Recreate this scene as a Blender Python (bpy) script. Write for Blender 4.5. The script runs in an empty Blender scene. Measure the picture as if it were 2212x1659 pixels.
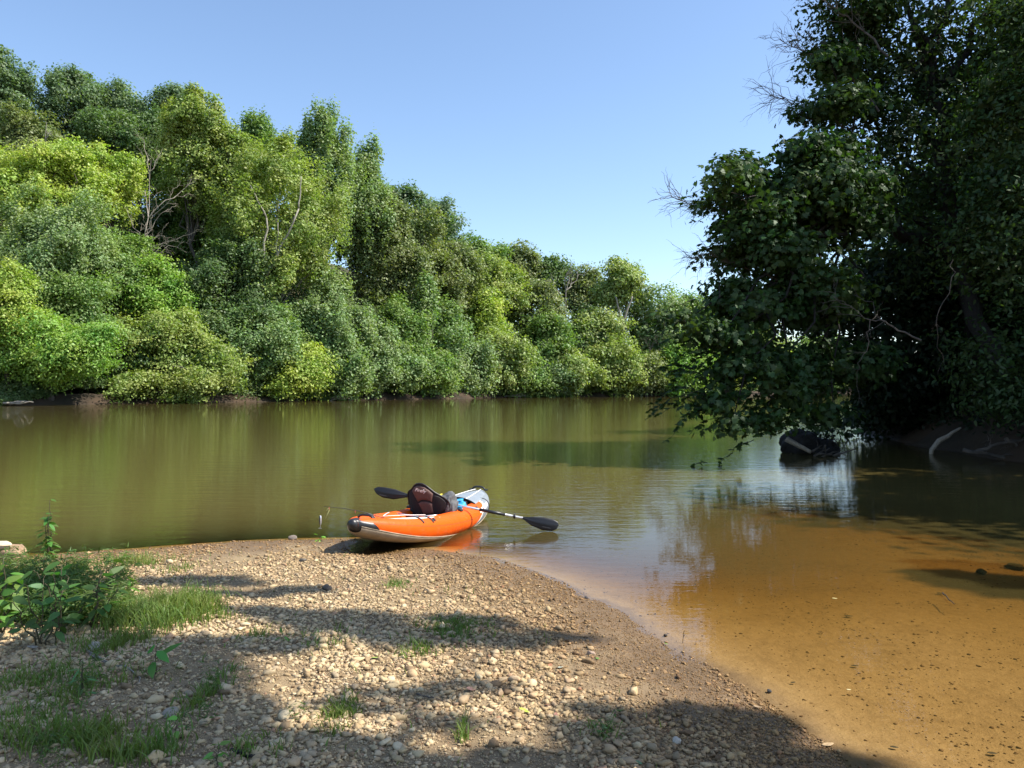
import bpy, math, random
import numpy as np
from mathutils import Vector, Matrix
rng = np.random.default_rng(7)
random.seed(7)
C = bpy.context.scene
COL = C.collection
R = math.radians
CAMZ, F, CX, HY = 1.75, 1671.0, 1106.0, 838.0   # eye height above the water; measures taken from the photograph

# ------------------------------------------------------------------ helpers
def unit(a):
    return a / (np.linalg.norm(a, axis=-1, keepdims=True) + 1e-9)

def _h(ix, iy, iz, s):
    n = (ix * 374761393 + iy * 668265263 + iz * 2147483647 + s * 1274126177) & 0xffffffff
    n = ((n ^ (n >> 13)) * 1274126177) & 0xffffffff
    n = n ^ (n >> 16)
    return (n & 0xffff) / 65535.0 * 2 - 1

def vnoise(x, y, s=0):
    x = np.asarray(x, float); y = np.asarray(y, float)
    ix = np.floor(x).astype(np.int64); iy = np.floor(y).astype(np.int64)
    fx = x - ix; fy = y - iy
    fx = fx * fx * (3 - 2 * fx); fy = fy * fy * (3 - 2 * fy)
    a = _h(ix, iy, 0, s); b = _h(ix + 1, iy, 0, s); c = _h(ix, iy + 1, 0, s); d = _h(ix + 1, iy + 1, 0, s)
    return (a * (1 - fx) + b * fx) * (1 - fy) + (c * (1 - fx) + d * fx) * fy

def fbm(x, y, s=0, o=4):
    t = 0; a = 1; f = 1
    for i in range(o):
        t = t + a * vnoise(x * f, y * f, s + i); a *= .5; f *= 2.03
    return t

def sstep(x, a, b):
    t = np.clip((x - a) / (b - a), 0, 1); return t * t * (3 - 2 * t)

class MB:
    def __init__(s): s.v = []; s.f = []; s.n = 0
    def add(s, v, f):
        v = np.asarray(v, float).reshape(-1, 3)
        if isinstance(f, np.ndarray): s.f.append(f + s.n)
        else:
            for q in f: s.f.append(np.asarray([q], int) + s.n)
        s.v.append(v); s.n += len(v)
        return s
    def tube(s, path, rad, k=8, cap=True):
        p = np.asarray(path, float); n = len(p)
        rad = np.broadcast_to(np.asarray(rad, float), (n,))
        t = unit(np.gradient(p, axis=0))
        up = np.array([0, 0, 1.]) if abs(t[0][2]) < .9 else np.array([1., 0, 0])
        rings = []
        a = unit(np.cross(t[0], up))
        for i in range(n):
            a = unit(a - t[i] * np.dot(a, t[i])); b = np.cross(t[i], a)
            th = np.linspace(0, 2 * np.pi, k, endpoint=False)[:, None]
            rings.append(p[i] + rad[i] * (np.cos(th) * a + np.sin(th) * b))
        v = np.concatenate(rings)
        i, j = np.meshgrid(np.arange(n - 1), np.arange(k), indexing='ij')
        i = i.ravel(); j = j.ravel(); j2 = (j + 1) % k
        f = np.stack([i * k + j, i * k + j2, (i + 1) * k + j2, (i + 1) * k + j], 1)
        s.add(v, f)
        if cap:
            s.f.append(np.array([list(range(k))[::-1]]) + s.n - n * k)
            s.f.append(np.array([list(range(k))]) + s.n - k)
        return s
    def grid(s, V, closed_j=False):
        n, k = V.shape[:2]
        J = k if closed_j else k - 1
        i, j = np.meshgrid(np.arange(n - 1), np.arange(J), indexing='ij')
        i = i.ravel(); j = j.ravel(); j2 = (j + 1) % k
        s.add(V.reshape(-1, 3), np.stack([i * k + j, i * k + j2, (i + 1) * k + j2, (i + 1) * k + j], 1))
        return s
    def box(s, c, d, rot=None):
        v = np.array([[x, y, z] for x in (-.5, .5) for y in (-.5, .5) for z in (-.5, .5)]) * np.asarray(d)
        if rot is not None: v = v @ np.asarray(rot).T
        s.add(v + np.asarray(c), np.array([[0, 1, 3, 2], [4, 6, 7, 5], [0, 4, 5, 1], [2, 3, 7, 6], [0, 2, 6, 4], [1, 5, 7, 3]]))
        return s
    def build(s, name, mat=None, parent=None, smooth=True, attrs=None, color=None, bevel=0):
        me = bpy.data.meshes.new(name)
        if s.n:
            v = np.concatenate(s.v)
            me.vertices.add(len(v)); me.vertices.foreach_set('co', v.astype(np.float32).ravel())
            loops = np.concatenate([f.ravel() for f in s.f])
            tot = np.concatenate([np.full(len(f), f.shape[1]) for f in s.f])
            me.loops.add(len(loops)); me.loops.foreach_set('vertex_index', loops.astype(np.int32))
            st = np.concatenate([[0], np.cumsum(tot)[:-1]])
            me.polygons.add(len(tot)); me.polygons.foreach_set('loop_start', st.astype(np.int32))
            me.update(calc_edges=True)
            me.polygons.foreach_set('use_smooth', np.full(len(tot), bool(smooth)))
            if attrs:
                for k_, a in attrs.items():
                    at = me.attributes.new(k_, 'FLOAT', 'POINT'); at.data.foreach_set('value', a.astype(np.float32).ravel())
        o = bpy.data.objects.new(name, me); COL.objects.link(o)
        if mat: me.materials.append(mat)
        if parent: o.parent = parent
        if color is not None: o.color = (*color, 1)
        if bevel:
            m = o.modifiers.new('bevel', 'BEVEL'); m.width = bevel; m.segments = 2; m.limit_method = 'ANGLE'
        return o

def tag(o, label=None, cat=None, group=None, kind=None):
    if label: o['label'] = label
    if cat: o['category'] = cat
    if group: o['group'] = group
    if kind: o['kind'] = kind
    return o

def empty(name, loc, label, cat, group=None, rz=0):
    o = bpy.data.objects.new(name, None); COL.objects.link(o)
    o.location = loc; o.rotation_euler = (0, 0, rz); o.empty_display_size = .1
    return tag(o, label, cat, group)

# ------------------------------------------------------------------ materials
def newmat(name):
    m = bpy.data.materials.new(name); m.use_nodes = True
    nt = m.node_tree; nt.nodes.clear()
    out = nt.nodes.new('ShaderNodeOutputMaterial')
    return m, nt, out
def N(nt, t, **k):
    n = nt.nodes.new(t)
    for a, b in k.items():
        if hasattr(n, a): setattr(n, a, b)
        else: n.inputs[a.replace('_', ' ')].default_value = b
    return n
def L(nt, a, b): nt.links.new(a, b)
def math_(nt, op, a, b=None, clamp=False):
    n = nt.nodes.new('ShaderNodeMath'); n.operation = op; n.use_clamp = clamp
    for i, x in enumerate((a, b)):
        if x is None: continue
        if isinstance(x, (int, float)): n.inputs[i].default_value = x
        else: nt.links.new(x, n.inputs[i])
    return n.outputs[0]
def mixc(nt, f, a, b, bt='MIX'):
    n = nt.nodes.new('ShaderNodeMix'); n.data_type = 'RGBA'; n.blend_type = bt
    for s, x in ((n.inputs[0], f), (n.inputs[6], a), (n.inputs[7], b)):
        if isinstance(x, (int, float)): s.default_value = x
        elif isinstance(x, tuple): s.default_value = (*x, 1)[:4]
        else: nt.links.new(x, s)
    return n.outputs[2]
def ramp(nt, f, stops, interp='LINEAR'):
    n = nt.nodes.new('ShaderNodeValToRGB'); n.color_ramp.interpolation = interp
    e = n.color_ramp.elements
    while len(e) < len(stops): e.new(.5)
    for i, (p, c) in enumerate(stops):
        e[i].position = p; e[i].color = (*c, 1) if len(c) == 3 else c
    nt.links.new(f, n.inputs[0]); return n.outputs[0]
def noise(nt, vec, scale, detail=3, rough=.5):
    n = N(nt, 'ShaderNodeTexNoise'); n.inputs['Scale'].default_value = scale
    n.inputs['Detail'].default_value = detail; n.inputs['Roughness'].default_value = rough
    if vec is not None: nt.links.new(vec, n.inputs['Vector'])
    return n.outputs['Fac']
def bump(nt, h, strength, dist):
    n = N(nt, 'ShaderNodeBump'); n.inputs['Strength'].default_value = strength; n.inputs['Distance'].default_value = dist
    nt.links.new(h, n.inputs['Height']); return n.outputs[0]

def plain(name, col, rough=.6, nscale=30, var=.25, bumpd=.002, metal=0, spec=.5):
    m, nt, out = newmat(name)
    b = N(nt, 'ShaderNodeBsdfPrincipled')
    tc = N(nt, 'ShaderNodeTexCoord').outputs['Object']
    f = noise(nt, tc, nscale, 4, .6)
    c = mixc(nt, math_(nt, 'MULTIPLY', math_(nt, 'SUBTRACT', f, .3, True), 1.8, True), tuple(x * (1 - var) for x in col), tuple(min(1, x * (1 + var)) for x in col))
    L(nt, c, b.inputs['Base Color']); b.inputs['Roughness'].default_value = rough; b.inputs['Metallic'].default_value = metal
    b.inputs['Specular IOR Level'].default_value = spec
    if bumpd: L(nt, bump(nt, f, 1, bumpd), b.inputs['Normal'])
    L(nt, b.outputs[0], out.inputs[0]); return m

def leafmat(name, trans=.38, gloss=.025, hue=.03, patch=.35):
    """foliage: base colour comes from the object's own colour, each leaf a little different"""
    m, nt, out = newmat(name)
    oi = N(nt, 'ShaderNodeObjectInfo'); g = N(nt, 'ShaderNodeNewGeometry')
    rnd = g.outputs['Random Per Island']
    tc = N(nt, 'ShaderNodeTexCoord').outputs['Object']
    nz = noise(nt, tc, patch, 2, .5)
    hsv = N(nt, 'ShaderNodeHueSaturation'); L(nt, oi.outputs['Color'], hsv.inputs['Color'])
    L(nt, math_(nt, 'ADD', math_(nt, 'MULTIPLY', math_(nt, 'SUBTRACT', nz, .5), -.12), math_(nt, 'ADD', math_(nt, 'MULTIPLY', rnd, hue), .5 - hue / 2)), hsv.inputs['Hue'])
    v = math_(nt, 'ADD', math_(nt, 'MULTIPLY', rnd, .8), math_(nt, 'ADD', math_(nt, 'MULTIPLY', nz, .9), .55))
    L(nt, v, hsv.inputs['Value'])
    col = hsv.outputs[0]
    d = N(nt, 'ShaderNodeBsdfDiffuse'); t = N(nt, 'ShaderNodeBsdfTranslucent'); s = N(nt, 'ShaderNodeBsdfGlossy')
    L(nt, col, d.inputs[0])
    L(nt, mixc(nt, 1.0, col, (1.3, 1.5, .5), 'MULTIPLY'), t.inputs[0])
    s.inputs['Roughness'].default_value = .5; s.inputs[0].default_value = (.9, .95, .9, 1)
    m1 = N(nt, 'ShaderNodeMixShader'); m1.inputs[0].default_value = trans
    L(nt, d.outputs[0], m1.inputs[1]); L(nt, t.outputs[0], m1.inputs[2])
    m2 = N(nt, 'ShaderNodeMixShader'); m2.inputs[0].default_value = gloss
    L(nt, m1.outputs[0], m2.inputs[1]); L(nt, s.outputs[0], m2.inputs[2])
    L(nt, m2.outputs[0], out.inputs[0]); return m

M = {}
M['leaf'] = leafmat('foliage')
M['leaf_near'] = leafmat('foliage_near', .3, .022, .03, .8)
M['grass'] = leafmat('grass_blades', .4, .02, .05, 3)
M['bark'] = plain('bark', (.11, .09, .075), .9, 6, .5, .02)
M['bark_dark'] = plain('bark_dark', (.022, .018, .015), .9, 6, .4, .02)
M['bark_pale'] = plain('bark_pale', (.26, .235, .19), .8, 3, .35, .01)
M['drift'] = plain('driftwood', (.34, .29, .23), .85, 14, .35, .006)

def ground_mat():
    m, nt, out = newmat('river_ground')
    b = N(nt, 'ShaderNodeBsdfPrincipled'); b.inputs['Specular IOR Level'].default_value = .3
    pos = N(nt, 'ShaderNodeNewGeometry').outputs['Position']
    sx = N(nt, 'ShaderNodeSeparateXYZ'); L(nt, pos, sx.inputs[0])
    z = sx.outputs[2]; y = sx.outputs[1]
    n1 = noise(nt, pos, 60, 4, .7); n2 = noise(nt, pos, 1.6, 4, .6); n3 = noise(nt, pos, 14, 4, .6); n4 = noise(nt, pos, .25, 4, .6)
    dry = ramp(nt, n2, [(.35, (.23, .155, .085)), (.5, (.32, .225, .12)), (.68, (.42, .315, .17))])
    dry = mixc(nt, n1, dry, (.14, .10, .06))
    wet = ramp(nt, n2, [(.3, (.13, .085, .045)), (.7, (.20, .13, .07))])
    bed = ramp(nt, math_(nt, 'ADD', math_(nt, 'MULTIPLY', n3, .5), math_(nt, 'MULTIPLY', n2, .5)), [(.35, (.26, .165, .068)), (.5, (.35, .23, .10)), (.65, (.40, .27, .122))])
    bed = mixc(nt, math_(nt, 'MULTIPLY', n1, .5), bed, (.27, .17, .08))
    zz = math_(nt, 'ADD', z, math_(nt, 'MULTIPLY', math_(nt, 'SUBTRACT', n2, .5), .03))
    c = mixc(nt, math_(nt, 'MULTIPLY', math_(nt, 'SUBTRACT', zz, .012), 22, True), wet, dry)
    c = mixc(nt, math_(nt, 'MULTIPLY', math_(nt, 'MULTIPLY', z, -1), 60, True), c, bed)
    soil = ramp(nt, n4, [(.3, (.025, .02, .013)), (.62, (.07, .045, .028)), (.8, (.03, .028, .014))])
    litter = ramp(nt, n2, [(.3, (.03, .035, .014)), (.7, (.07, .06, .03))])
    soil = mixc(nt, math_(nt, 'MULTIPLY', math_(nt, 'SUBTRACT', z, 1.0), .8, True), soil, litter)
    far = math_(nt, 'MULTIPLY', math_(nt, 'SUBTRACT', y, 13.5), 2, True)
    c = mixc(nt, far, c, soil)
    L(nt, c, b.inputs['Base Color'])
    r = math_(nt, 'ADD', .55, math_(nt, 'MULTIPLY', math_(nt, 'MULTIPLY', zz, 14, True), .4))
    L(nt, r, b.inputs['Roughness'])
    h = math_(nt, 'ADD', math_(nt, 'MULTIPLY', n1, .35), n3)
    L(nt, bump(nt, h, 1.0, .016), b.inputs['Normal'])
    L(nt, b.outputs[0], out.inputs[0]); return m
M['ground'] = ground_mat()

def stone_mat(name='pebbles', stops=None):
    m, nt, out = newmat(name)
    b = N(nt, 'ShaderNodeBsdfPrincipled'); b.inputs['Specular IOR Level'].default_value = .3
    g = N(nt, 'ShaderNodeNewGeometry'); pos = g.outputs['Position']
    sx = N(nt, 'ShaderNodeSeparateXYZ'); L(nt, pos, sx.inputs[0]); z = sx.outputs[2]
    c = ramp(nt, g.outputs['Random Per Island'], stops or [(0, (0.213, 0.140, 0.078)), (.2, (0.450, 0.336, 0.185)), (.42, (0.625, 0.488, 0.280)), (.6, (0.400, 0.317, 0.207)), (.8, (0.562, 0.397, 0.224)), (.95, (0.725, 0.598, 0.381)), (1, (0.425, 0.232, 0.134))])
    n1 = noise(nt, pos, 90, 4, .6)
    c = mixc(nt, math_(nt, 'MULTIPLY', n1, .7), c, mixc(nt, 1.0, c, (.6, .52, .42), 'MULTIPLY'))
    wet = math_(nt, 'SUBTRACT', 1.0, math_(nt, 'MULTIPLY', math_(nt, 'SUBTRACT', z, .02), 11, True))
    c = mixc(nt, math_(nt, 'MULTIPLY', wet, .9), c, mixc(nt, 1.0, c, (.52, .40, .27), 'MULTIPLY'))
    L(nt, c, b.inputs['Base Color']); b.inputs['Roughness'].default_value = .75
    L(nt, bump(nt, n1, .6, .003), b.inputs['Normal'])
    L(nt, b.outputs[0], out.inputs[0]); return m
M['stone'] = stone_mat()
M['bedstone'] = stone_mat('bed_stones', [(0, (.17, .11, .055)), (.25, (.31, .21, .11)), (.85, (.42, .31, .18)), (1, (.60, .50, .34))])

def water_mat():
    m, nt, out = newmat('river_water')
    pos = N(nt, 'ShaderNodeNewGeometry').outputs['Position']
    dep = N(nt, 'ShaderNodeAttribute'); dep.attribute_name = 'depth'; D = dep.outputs['Fac']
    rel = N(nt, 'ShaderNodeAttribute'); rel.attribute_name = 'calm'; K = rel.outputs['Fac']
    def mapped(sx, sy, rot=0):
        mp = N(nt, 'ShaderNodeMapping'); mp.inputs['Scale'].default_value = (sx, sy, 1); mp.inputs['Rotation'].default_value = (0, 0, rot)
        L(nt, pos, mp.inputs[0]); return mp.outputs[0]
    a = noise(nt, mapped(.9, 3.0, .07), 1.5, 3, .5)
    b_ = noise(nt, mapped(1.1, 4.0, -.12), 5.5, 2, .5)
    c_ = noise(nt, mapped(.5, 1.2, .3), .55, 2, .5)
    h = math_(nt, 'ADD', math_(nt, 'MULTIPLY', a, .55), math_(nt, 'ADD', math_(nt, 'MULTIPLY', b_, .19), math_(nt, 'MULTIPLY', c_, .3)))
    bp = N(nt, 'ShaderNodeBump'); bp.inputs['Distance'].default_value = .0095
    L(nt, h, bp.inputs['Height']); L(nt, math_(nt, 'SUBTRACT', 1.0, math_(nt, 'MULTIPLY', K, .68)), bp.inputs['Strength'])
    nor = bp.outputs[0]
    fr = N(nt, 'ShaderNodeFresnel'); fr.inputs['IOR'].default_value = 1.333; L(nt, nor, fr.inputs['Normal'])
    gl = N(nt, 'ShaderNodeBsdfGlossy'); gl.inputs['Roughness'].default_value = .008; L(nt, nor, gl.inputs['Normal'])
    # light lost on its way to the bed and back: the deeper, the more amber; silt hides the bed
    tint = N(nt, 'ShaderNodeCombineXYZ')
    for i, k in enumerate((-1.0, -3.3, -9.5)):
        L(nt, math_(nt, 'EXPONENT', math_(nt, 'MULTIPLY', D, k)), tint.inputs[i])
    tr = N(nt, 'ShaderNodeBsdfTransparent'); L(nt, tint.outputs[0], tr.inputs[0])
    df = N(nt, 'ShaderNodeBsdfDiffuse'); df.inputs[0].default_value = (.100, .078, .025, 1)
    murk = math_(nt, 'SUBTRACT', 1.0, math_(nt, 'EXPONENT', math_(nt, 'MULTIPLY', D, -4.6)), True)
    m1 = N(nt, 'ShaderNodeMixShader'); L(nt, murk, m1.inputs[0]); L(nt, tr.outputs[0], m1.inputs[1]); L(nt, df.outputs[0], m1.inputs[2])
    m2 = N(nt, 'ShaderNodeMixShader'); L(nt, fr.outputs[0], m2.inputs[0]); L(nt, m1.outputs[0], m2.inputs[1]); L(nt, gl.outputs[0], m2.inputs[2])
    L(nt, m2.outputs[0], out.inputs[0]); return m
M['water'] = water_mat()

# ------------------------------------------------------------------ terrain
def W0(px, py): d = CAMZ * F / (py - HY); return ((px - CX) / F * d, d)
SH = [(-2, 1207), (150, 1196), (350, 1181), (600, 1166), (760, 1163), (850, 1172), (940, 1190), (1060, 1203), (1200, 1252), (1340, 1322), (1430, 1390), (1540, 1450), (1630, 1503), (1720, 1572), (1840, 1659)]
bar = [(-40, 11.5), (-12, 8.6)] + [W0(*p) for p in SH] + [(1.75, 2.6), (1.9, 1.0), (2.6, -3), (6, -14), (20, -40), (-60, -40)]
farbank = [(-400, -60), (-140, 0), (-90, 30), (-49.7, 75), (-37, 90), (-25.3, 104), (-12, 122), (-.5, 139), (18, 152), (38, 162.5), (66, 200), (94, 243), (150, 262), (420, 330), (900, 500), (900, 1500), (-900, 1500), (-900, -60)]
rbank = [(15.5, -10), (13.5, 4), (11.8, 12), (12.0, 18), (12.6, 23), (13.2, 28), (20, 46), (45, 96), (80, 165), (130, 216), (420, 285), (900, 420), (900, -300), (60, -300), (25, -40)]
bar, farbank, rbank = (np.array(p, float) for p in (bar, farbank, rbank))
def sdist(poly, x, y):
    x = np.asarray(x, float); y = np.asarray(y, float)
    best = np.full(x.shape, 1e18); ins = np.zeros(x.shape, bool)
    n = len(poly)
    for i in range(n):
        ax, ay = poly[i]; bx, by = poly[(i + 1) % n]
        dx, dy = bx - ax, by - ay
        t = np.clip(((x - ax) * dx + (y - ay) * dy) / (dx * dx + dy * dy), 0, 1)
        best = np.minimum(best, (x - ax - t * dx) ** 2 + (y - ay - t * dy) ** 2)
        c = ((ay > y) != (by > y))
        with np.errstate(divide='ignore', invalid='ignore'):
            xi = (bx - ax) * (y - ay) / (by - ay if by != ay else 1e-9) + ax
        ins ^= c & (x < xi)
    return np.where(ins, 1, -1) * np.sqrt(best)
def H(x, y, fine=True):
    x = np.asarray(x, float); y = np.asarray(y, float)
    wob = .05 * fbm(x * 1.5, y * 1.5, 3, 3)
    sb = sdist(bar, x, y) + wob; sf = sdist(farbank, x, y); sr = sdist(rbank, x, y)
    sf = sf + 1.2 * fbm(x * .12, y * .12, 9, 3); sr = sr + .5 * fbm(x * .4, y * .4, 19, 3)
    zb = .26 * (1 - np.exp(-np.maximum(sb, 0) * .24)) + .35 * sstep(-x, 5, 12)*sstep(sb, 0, 4)
    hm = np.interp(x, [-120, -40, -15, 10, 30, 80], [30, 28, 20, 11, 5, 3])
    zf = 1.1 * sstep(sf, 0, 2.5) + hm * sstep(sf, 5, 48)
    zr = 1.3 * sstep(sr, 0, 1.6) + 1.2 * sstep(sr, 1.5, 8)
    dl = -sb
    right = sstep(x, -1.2, 3.2)
    slope = .17 * (1 - right) + (.024 + .080 * sstep(y, 5.2, 8.5) * sstep(-x, -4.5, -1.0)) * right
    e_ = np.maximum(dl - (4.8 * right + .5 * (1 - right)), 0); dd = dl * slope + np.minimum(e_ ** 2 * .022, e_ * .25)
    depth = np.minimum(dd, .12 + np.maximum(-sf, 0) * .3)
    depth = np.minimum(depth, .10 + np.maximum(-sr, 0) * .3)
    depth = np.clip(depth, 0.004, 2.2)
    z = np.where(sb > 0, zb, np.where(sf > 0, zf, np.where(sr > 0, zr, -depth)))
    kt = np.clip(((x + 1.66) * 1.22 + (y - 7.95) * 2.95) / (1.22 ** 2 + 2.95 ** 2), .12, 1)     # the hull presses a trough into the edge
    z = np.where(sb > -2, z - .055 * np.exp(-(((x + 1.66 - 1.22 * kt) ** 2 + (y - 7.95 - 2.95 * kt) ** 2) / .30 ** 2)), z)
    if fine:
        lump = .010 * fbm(x * 5, y * 5, 31, 4) + .006 * vnoise(x * 22, y * 22, 5)
        amp = np.where(sb > 0, np.clip(.3 + sb * 2, 0, 1), np.where(z < 0, .25, 6))
        z = z + lump * amp + np.where(sf > 0, .4 * fbm(x * .5, y * .5, 11, 3) * sstep(sf, 0, 2), 0)
    return z
def hz(x, y): return float(H(np.array([x]), np.array([y]))[0])
def G(px, py):
    """where the sight line through a photo point meets the ground"""
    z = 0.
    for _ in range(8):
        d = (CAMZ - z) * F / (py - HY); x = (px - CX) / F * d; z = max(hz(x, d), 0) if True else 0
    return np.array([x, d, z])
def P(px, py, d): return np.array([(px - CX) / F * d, d, CAMZ - (py - HY) / F * d])

def axis(lo, hi, step, ends, grow=1.12):
    a = list(np.arange(lo, hi, step)); s = step; v = lo
    left = []
    while v > ends[0]: s *= grow; v -= s; left.append(v)
    s = step; v = a[-1]; right = []
    while v < ends[1]: s *= grow; v += s; right.append(v)
    return np.array(left[::-1] + a + right)
gx = axis(-7, 8, .045, (-800, 800), 1.035); gy = axis(2.4, 12, .045, (-60, 1400), 1.025)
X, Y = np.meshgrid(gx, gy, indexing='ij')
Z = H(X, Y)
mb = MB(); mb.grid(np.stack([X, Y, Z], -1)[:, ::-1])
ground = tag(mb.build('ground', M['ground']), kind='structure')
gx2 = axis(-9, 9, .12, (-800, 800), 1.06); gy2 = axis(2.4, 13, .12, (-30, 1400), 1.05)
X2, Y2 = np.meshgrid(gx2, gy2, indexing='ij'); Z2 = H(X2, Y2, False)
calm = sstep(X2, -.6, 1.6) * sstep(-Y2, -12.5, -8.0)
mb = MB(); mb.grid(np.stack([X2, Y2, np.zeros_like(X2)], -1)[:, ::-1])
water = tag(mb.build('water', M['water'], attrs={'depth': np.maximum(-Z2, 0)[:, ::-1], 'calm': calm[:, ::-1]}), kind='structure')

# ------------------------------------------------------------------ pebbles (uncountable)
def ico(sub):
    import bmesh
    bm = bmesh.new(); bmesh.ops.create_icosphere(bm, subdivisions=sub, radius=1)
    v = np.array([x.co[:] for x in bm.verts]); f = np.array([[q.index for q in p.verts] for p in bm.faces]); bm.free(); return v, f
IC1, IC2 = ico(1), ico(2)
IC0 = (np.array([[1, 0, 0], [-1, 0, 0], [0, 1, 0], [0, -1, 0], [0, 0, 1], [0, 0, -1.]]), np.array([[0, 2, 4], [2, 1, 4], [1, 3, 4], [3, 0, 4], [2, 0, 5], [1, 2, 5], [3, 1, 5], [0, 3, 5]]))
def scatter_stones(mb, x, y, r, base, flat=(.45, .8), sink=.25):
    v0, f0 = base; n = len(x)
    if not n: return
    prot = []
    for k in range(16):
        q = v0 * (1 + .22 * rng.normal(size=(len(v0), 1)))
        nrm = unit(rng.normal(size=(3, 3)))      # chop a few facets so they read as broken stones
        for nn in nrm:
            dd = q @ nn; q = q - np.maximum(dd - .62, 0)[:, None] * nn
        prot.append(q)
    prot = np.array(prot)[rng.integers(0, 16, n)]
    sc = np.stack([r * rng.uniform(.9, 1.45, n), r * rng.uniform(.65, 1, n), r * rng.uniform(*flat, n)], -1)
    q = prot * sc[:, None, :]
    a = rng.uniform(0, 2 * np.pi, n); tx = rng.normal(0, .22, n)
    ct, st_ = np.cos(tx), np.sin(tx)
    y_ = q[..., 1] * ct[:, None] - q[..., 2] * st_[:, None]; z_ = q[..., 1] * st_[:, None] + q[..., 2] * ct[:, None]
    ca, sa = np.cos(a)[:, None], np.sin(a)[:, None]
    xx = q[..., 0] * ca - y_ * sa; yy = q[..., 0] * sa + y_ * ca
    z = H(x, y)
    v = np.stack([xx + x[:, None], yy + y[:, None], z_ + (z + sc[:, 2] * (1 - 2 * sink))[:, None]], -1)
    f = (f0[None] + (np.arange(n) * len(v0))[:, None, None]).reshape(-1, 3)
    mb.add(v.reshape(-1, 3), f)
def cand(n, x0, x1, y0, y1, power=1.0):
    y = y0 + (y1 - y0) * rng.random(n) ** power; x = rng.uniform(-1, 1, n) * (y * .72 + .4)
    k = (x > x0) & (x < x1); return x[k], y[k]
mb = MB()
x, y = cand(290000, -7, 2.2, 2.6, 9.2, 1.25)
sb = sdist(bar, x, y)
dens = sstep(fbm(x * 1.1, y * 1.1, 77, 4), -.7, .5) * .85 + .15
dens = dens * (.8 + .2 * sstep(sb, 0, .9))
k = (sb > -.05) & (rng.random(len(x)) < dens)
x, y, sb = x[k], y[k], sb[k]
r = np.exp(rng.normal(math.log(.0072), .52, len(x))) * (.62 + .38 * sstep(sb, 0, 1.2))
r = np.clip(r, .003, .034)
near = y < 5.2
k1 = near & (r > .008)
scatter_stones(mb, x[k1], y[k1], r[k1], IC2); scatter_stones(mb, x[~k1], y[~k1], r[~k1], IC1)
x, y = cand(230000, -3.4, 2.2, 2.9, 7.0, 1.2)       # grit between the stones
sb = sdist(bar, x, y); k = (sb > -.02); x, y = x[k], y[k]
scatter_stones(mb, x, y, np.clip(np.exp(rng.normal(math.log(.0031), .35, len(x))), .0018, .006), IC0, (.5, .9), .2)
tag(mb.build('gravel', M['stone'], smooth=True), kind='stuff')
mb = MB()
x, y = cand(22000, .6, 9, 2.7, 11, 1.3)
sb = sdist(bar, x, y); k = (sb < .0) & (rng.random(len(x)) < .25 + .75 * sstep(fbm(x * 1.3, y * 1.3, 55, 3), -.3, .8))
x, y = x[k], y[k]
r = np.clip(np.exp(rng.normal(math.log(.0050), .5, len(x))), .002, .012)
scatter_stones(mb, x, y, r, IC1, (.25, .5), .3)
tag(mb.build('riverbed_chips', M['bedstone']), kind='stuff')

# ------------------------------------------------------------------ foliage builder
SHAPES = {
    'diamond': [(-1, 0, 0), (0, -.6, 0), (1, 0, 0), (0, .6, 0)],
    'ovate': [(0, 0, 0), (.35, -.33, .05), (.85, -.36, .06), (1.4, -.18, 0), (1.75, 0, -.08), (1.4, .18, 0), (.85, .36, .06), (.35, .33, .05)],
    'lobed': [(0, 0, 0), (.1, -.55, 0), (.55, -.85, -.1), (.65, -.42, 0), (1.25, -.62, -.12), (1.15, -.22, 0), (1.75, 0, -.15), (1.15, .22, 0), (1.25, .62, -.12), (.65, .42, 0), (.55, .85, -.1), (.1, .55, 0)],
    'lance': [(0, 0, 0), (.5, -.14, .03), (1.2, -.12, 0), (2, 0, -.12), (1.2, .12, 0), (.5, .14, .03)],
}
def add_leaves(mb, c, n, size, shape='diamond', tdir=None, droop=0):
    n = unit(n); m = len(c)
    if tdir is None: tdir = rng.normal(size=(m, 3))
    t = unit(tdir - n * np.sum(tdir * n, 1, keepdims=True)); t[:, 2] -= droop; t = unit(t)
    s = unit(np.cross(n, t)); n2 = np.cross(t, s)
    T = np.array(SHAPES[shape], float); K = len(T)
    sz = np.asarray(size)[:, None, None] if np.ndim(size) else size
    v = c[:, None, :] + (T[None, :, 0:1] * t[:, None, :] + T[None, :, 1:2] * s[:, None, :] + T[None, :, 2:3] * n2[:, None, :]) * sz
    mb.add(v.reshape(-1, 3), np.arange(m * K).reshape(m, K))
def rdir(n): return unit(rng.normal(size=(n, 3)))
def crown_clumps(lobes, nclump, crad, up=.25, shell=(.62, 1.16), reject=.72):
    """lobes: (k,6) centre + radii; returns clump centres and outward directions on the outside of the union"""
    lobes = np.asarray(lobes, float)
    area = (lobes[:, 3] * lobes[:, 4] * lobes[:, 5]) ** (2 / 3)
    out_c = []; out_d = []; have = 0
    while have < nclump:
        m = nclump * 2
        i = rng.choice(len(lobes), m, p=area / area.sum())
        d = rng.normal(size=(m, 3)); d[:, 2] += up; d = unit(d)
        c = lobes[i, :3] + d * lobes[i, 3:] * rng.uniform(*shell, (m, 1))
        keep = np.ones(m, bool)
        for j, l in enumerate(lobes):
            q = np.sqrt((((c - l[:3]) / l[3:]) ** 2).sum(1)); keep &= (i == j) | (q > reject) | (rng.random(m) < .12)
        out_c.append(c[keep]); out_d.append(d[keep]); have += keep.sum()
        if keep.sum() == 0: break
    return np.concatenate(out_c)[:nclump], np.concatenate(out_d)[:nclump]
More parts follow.
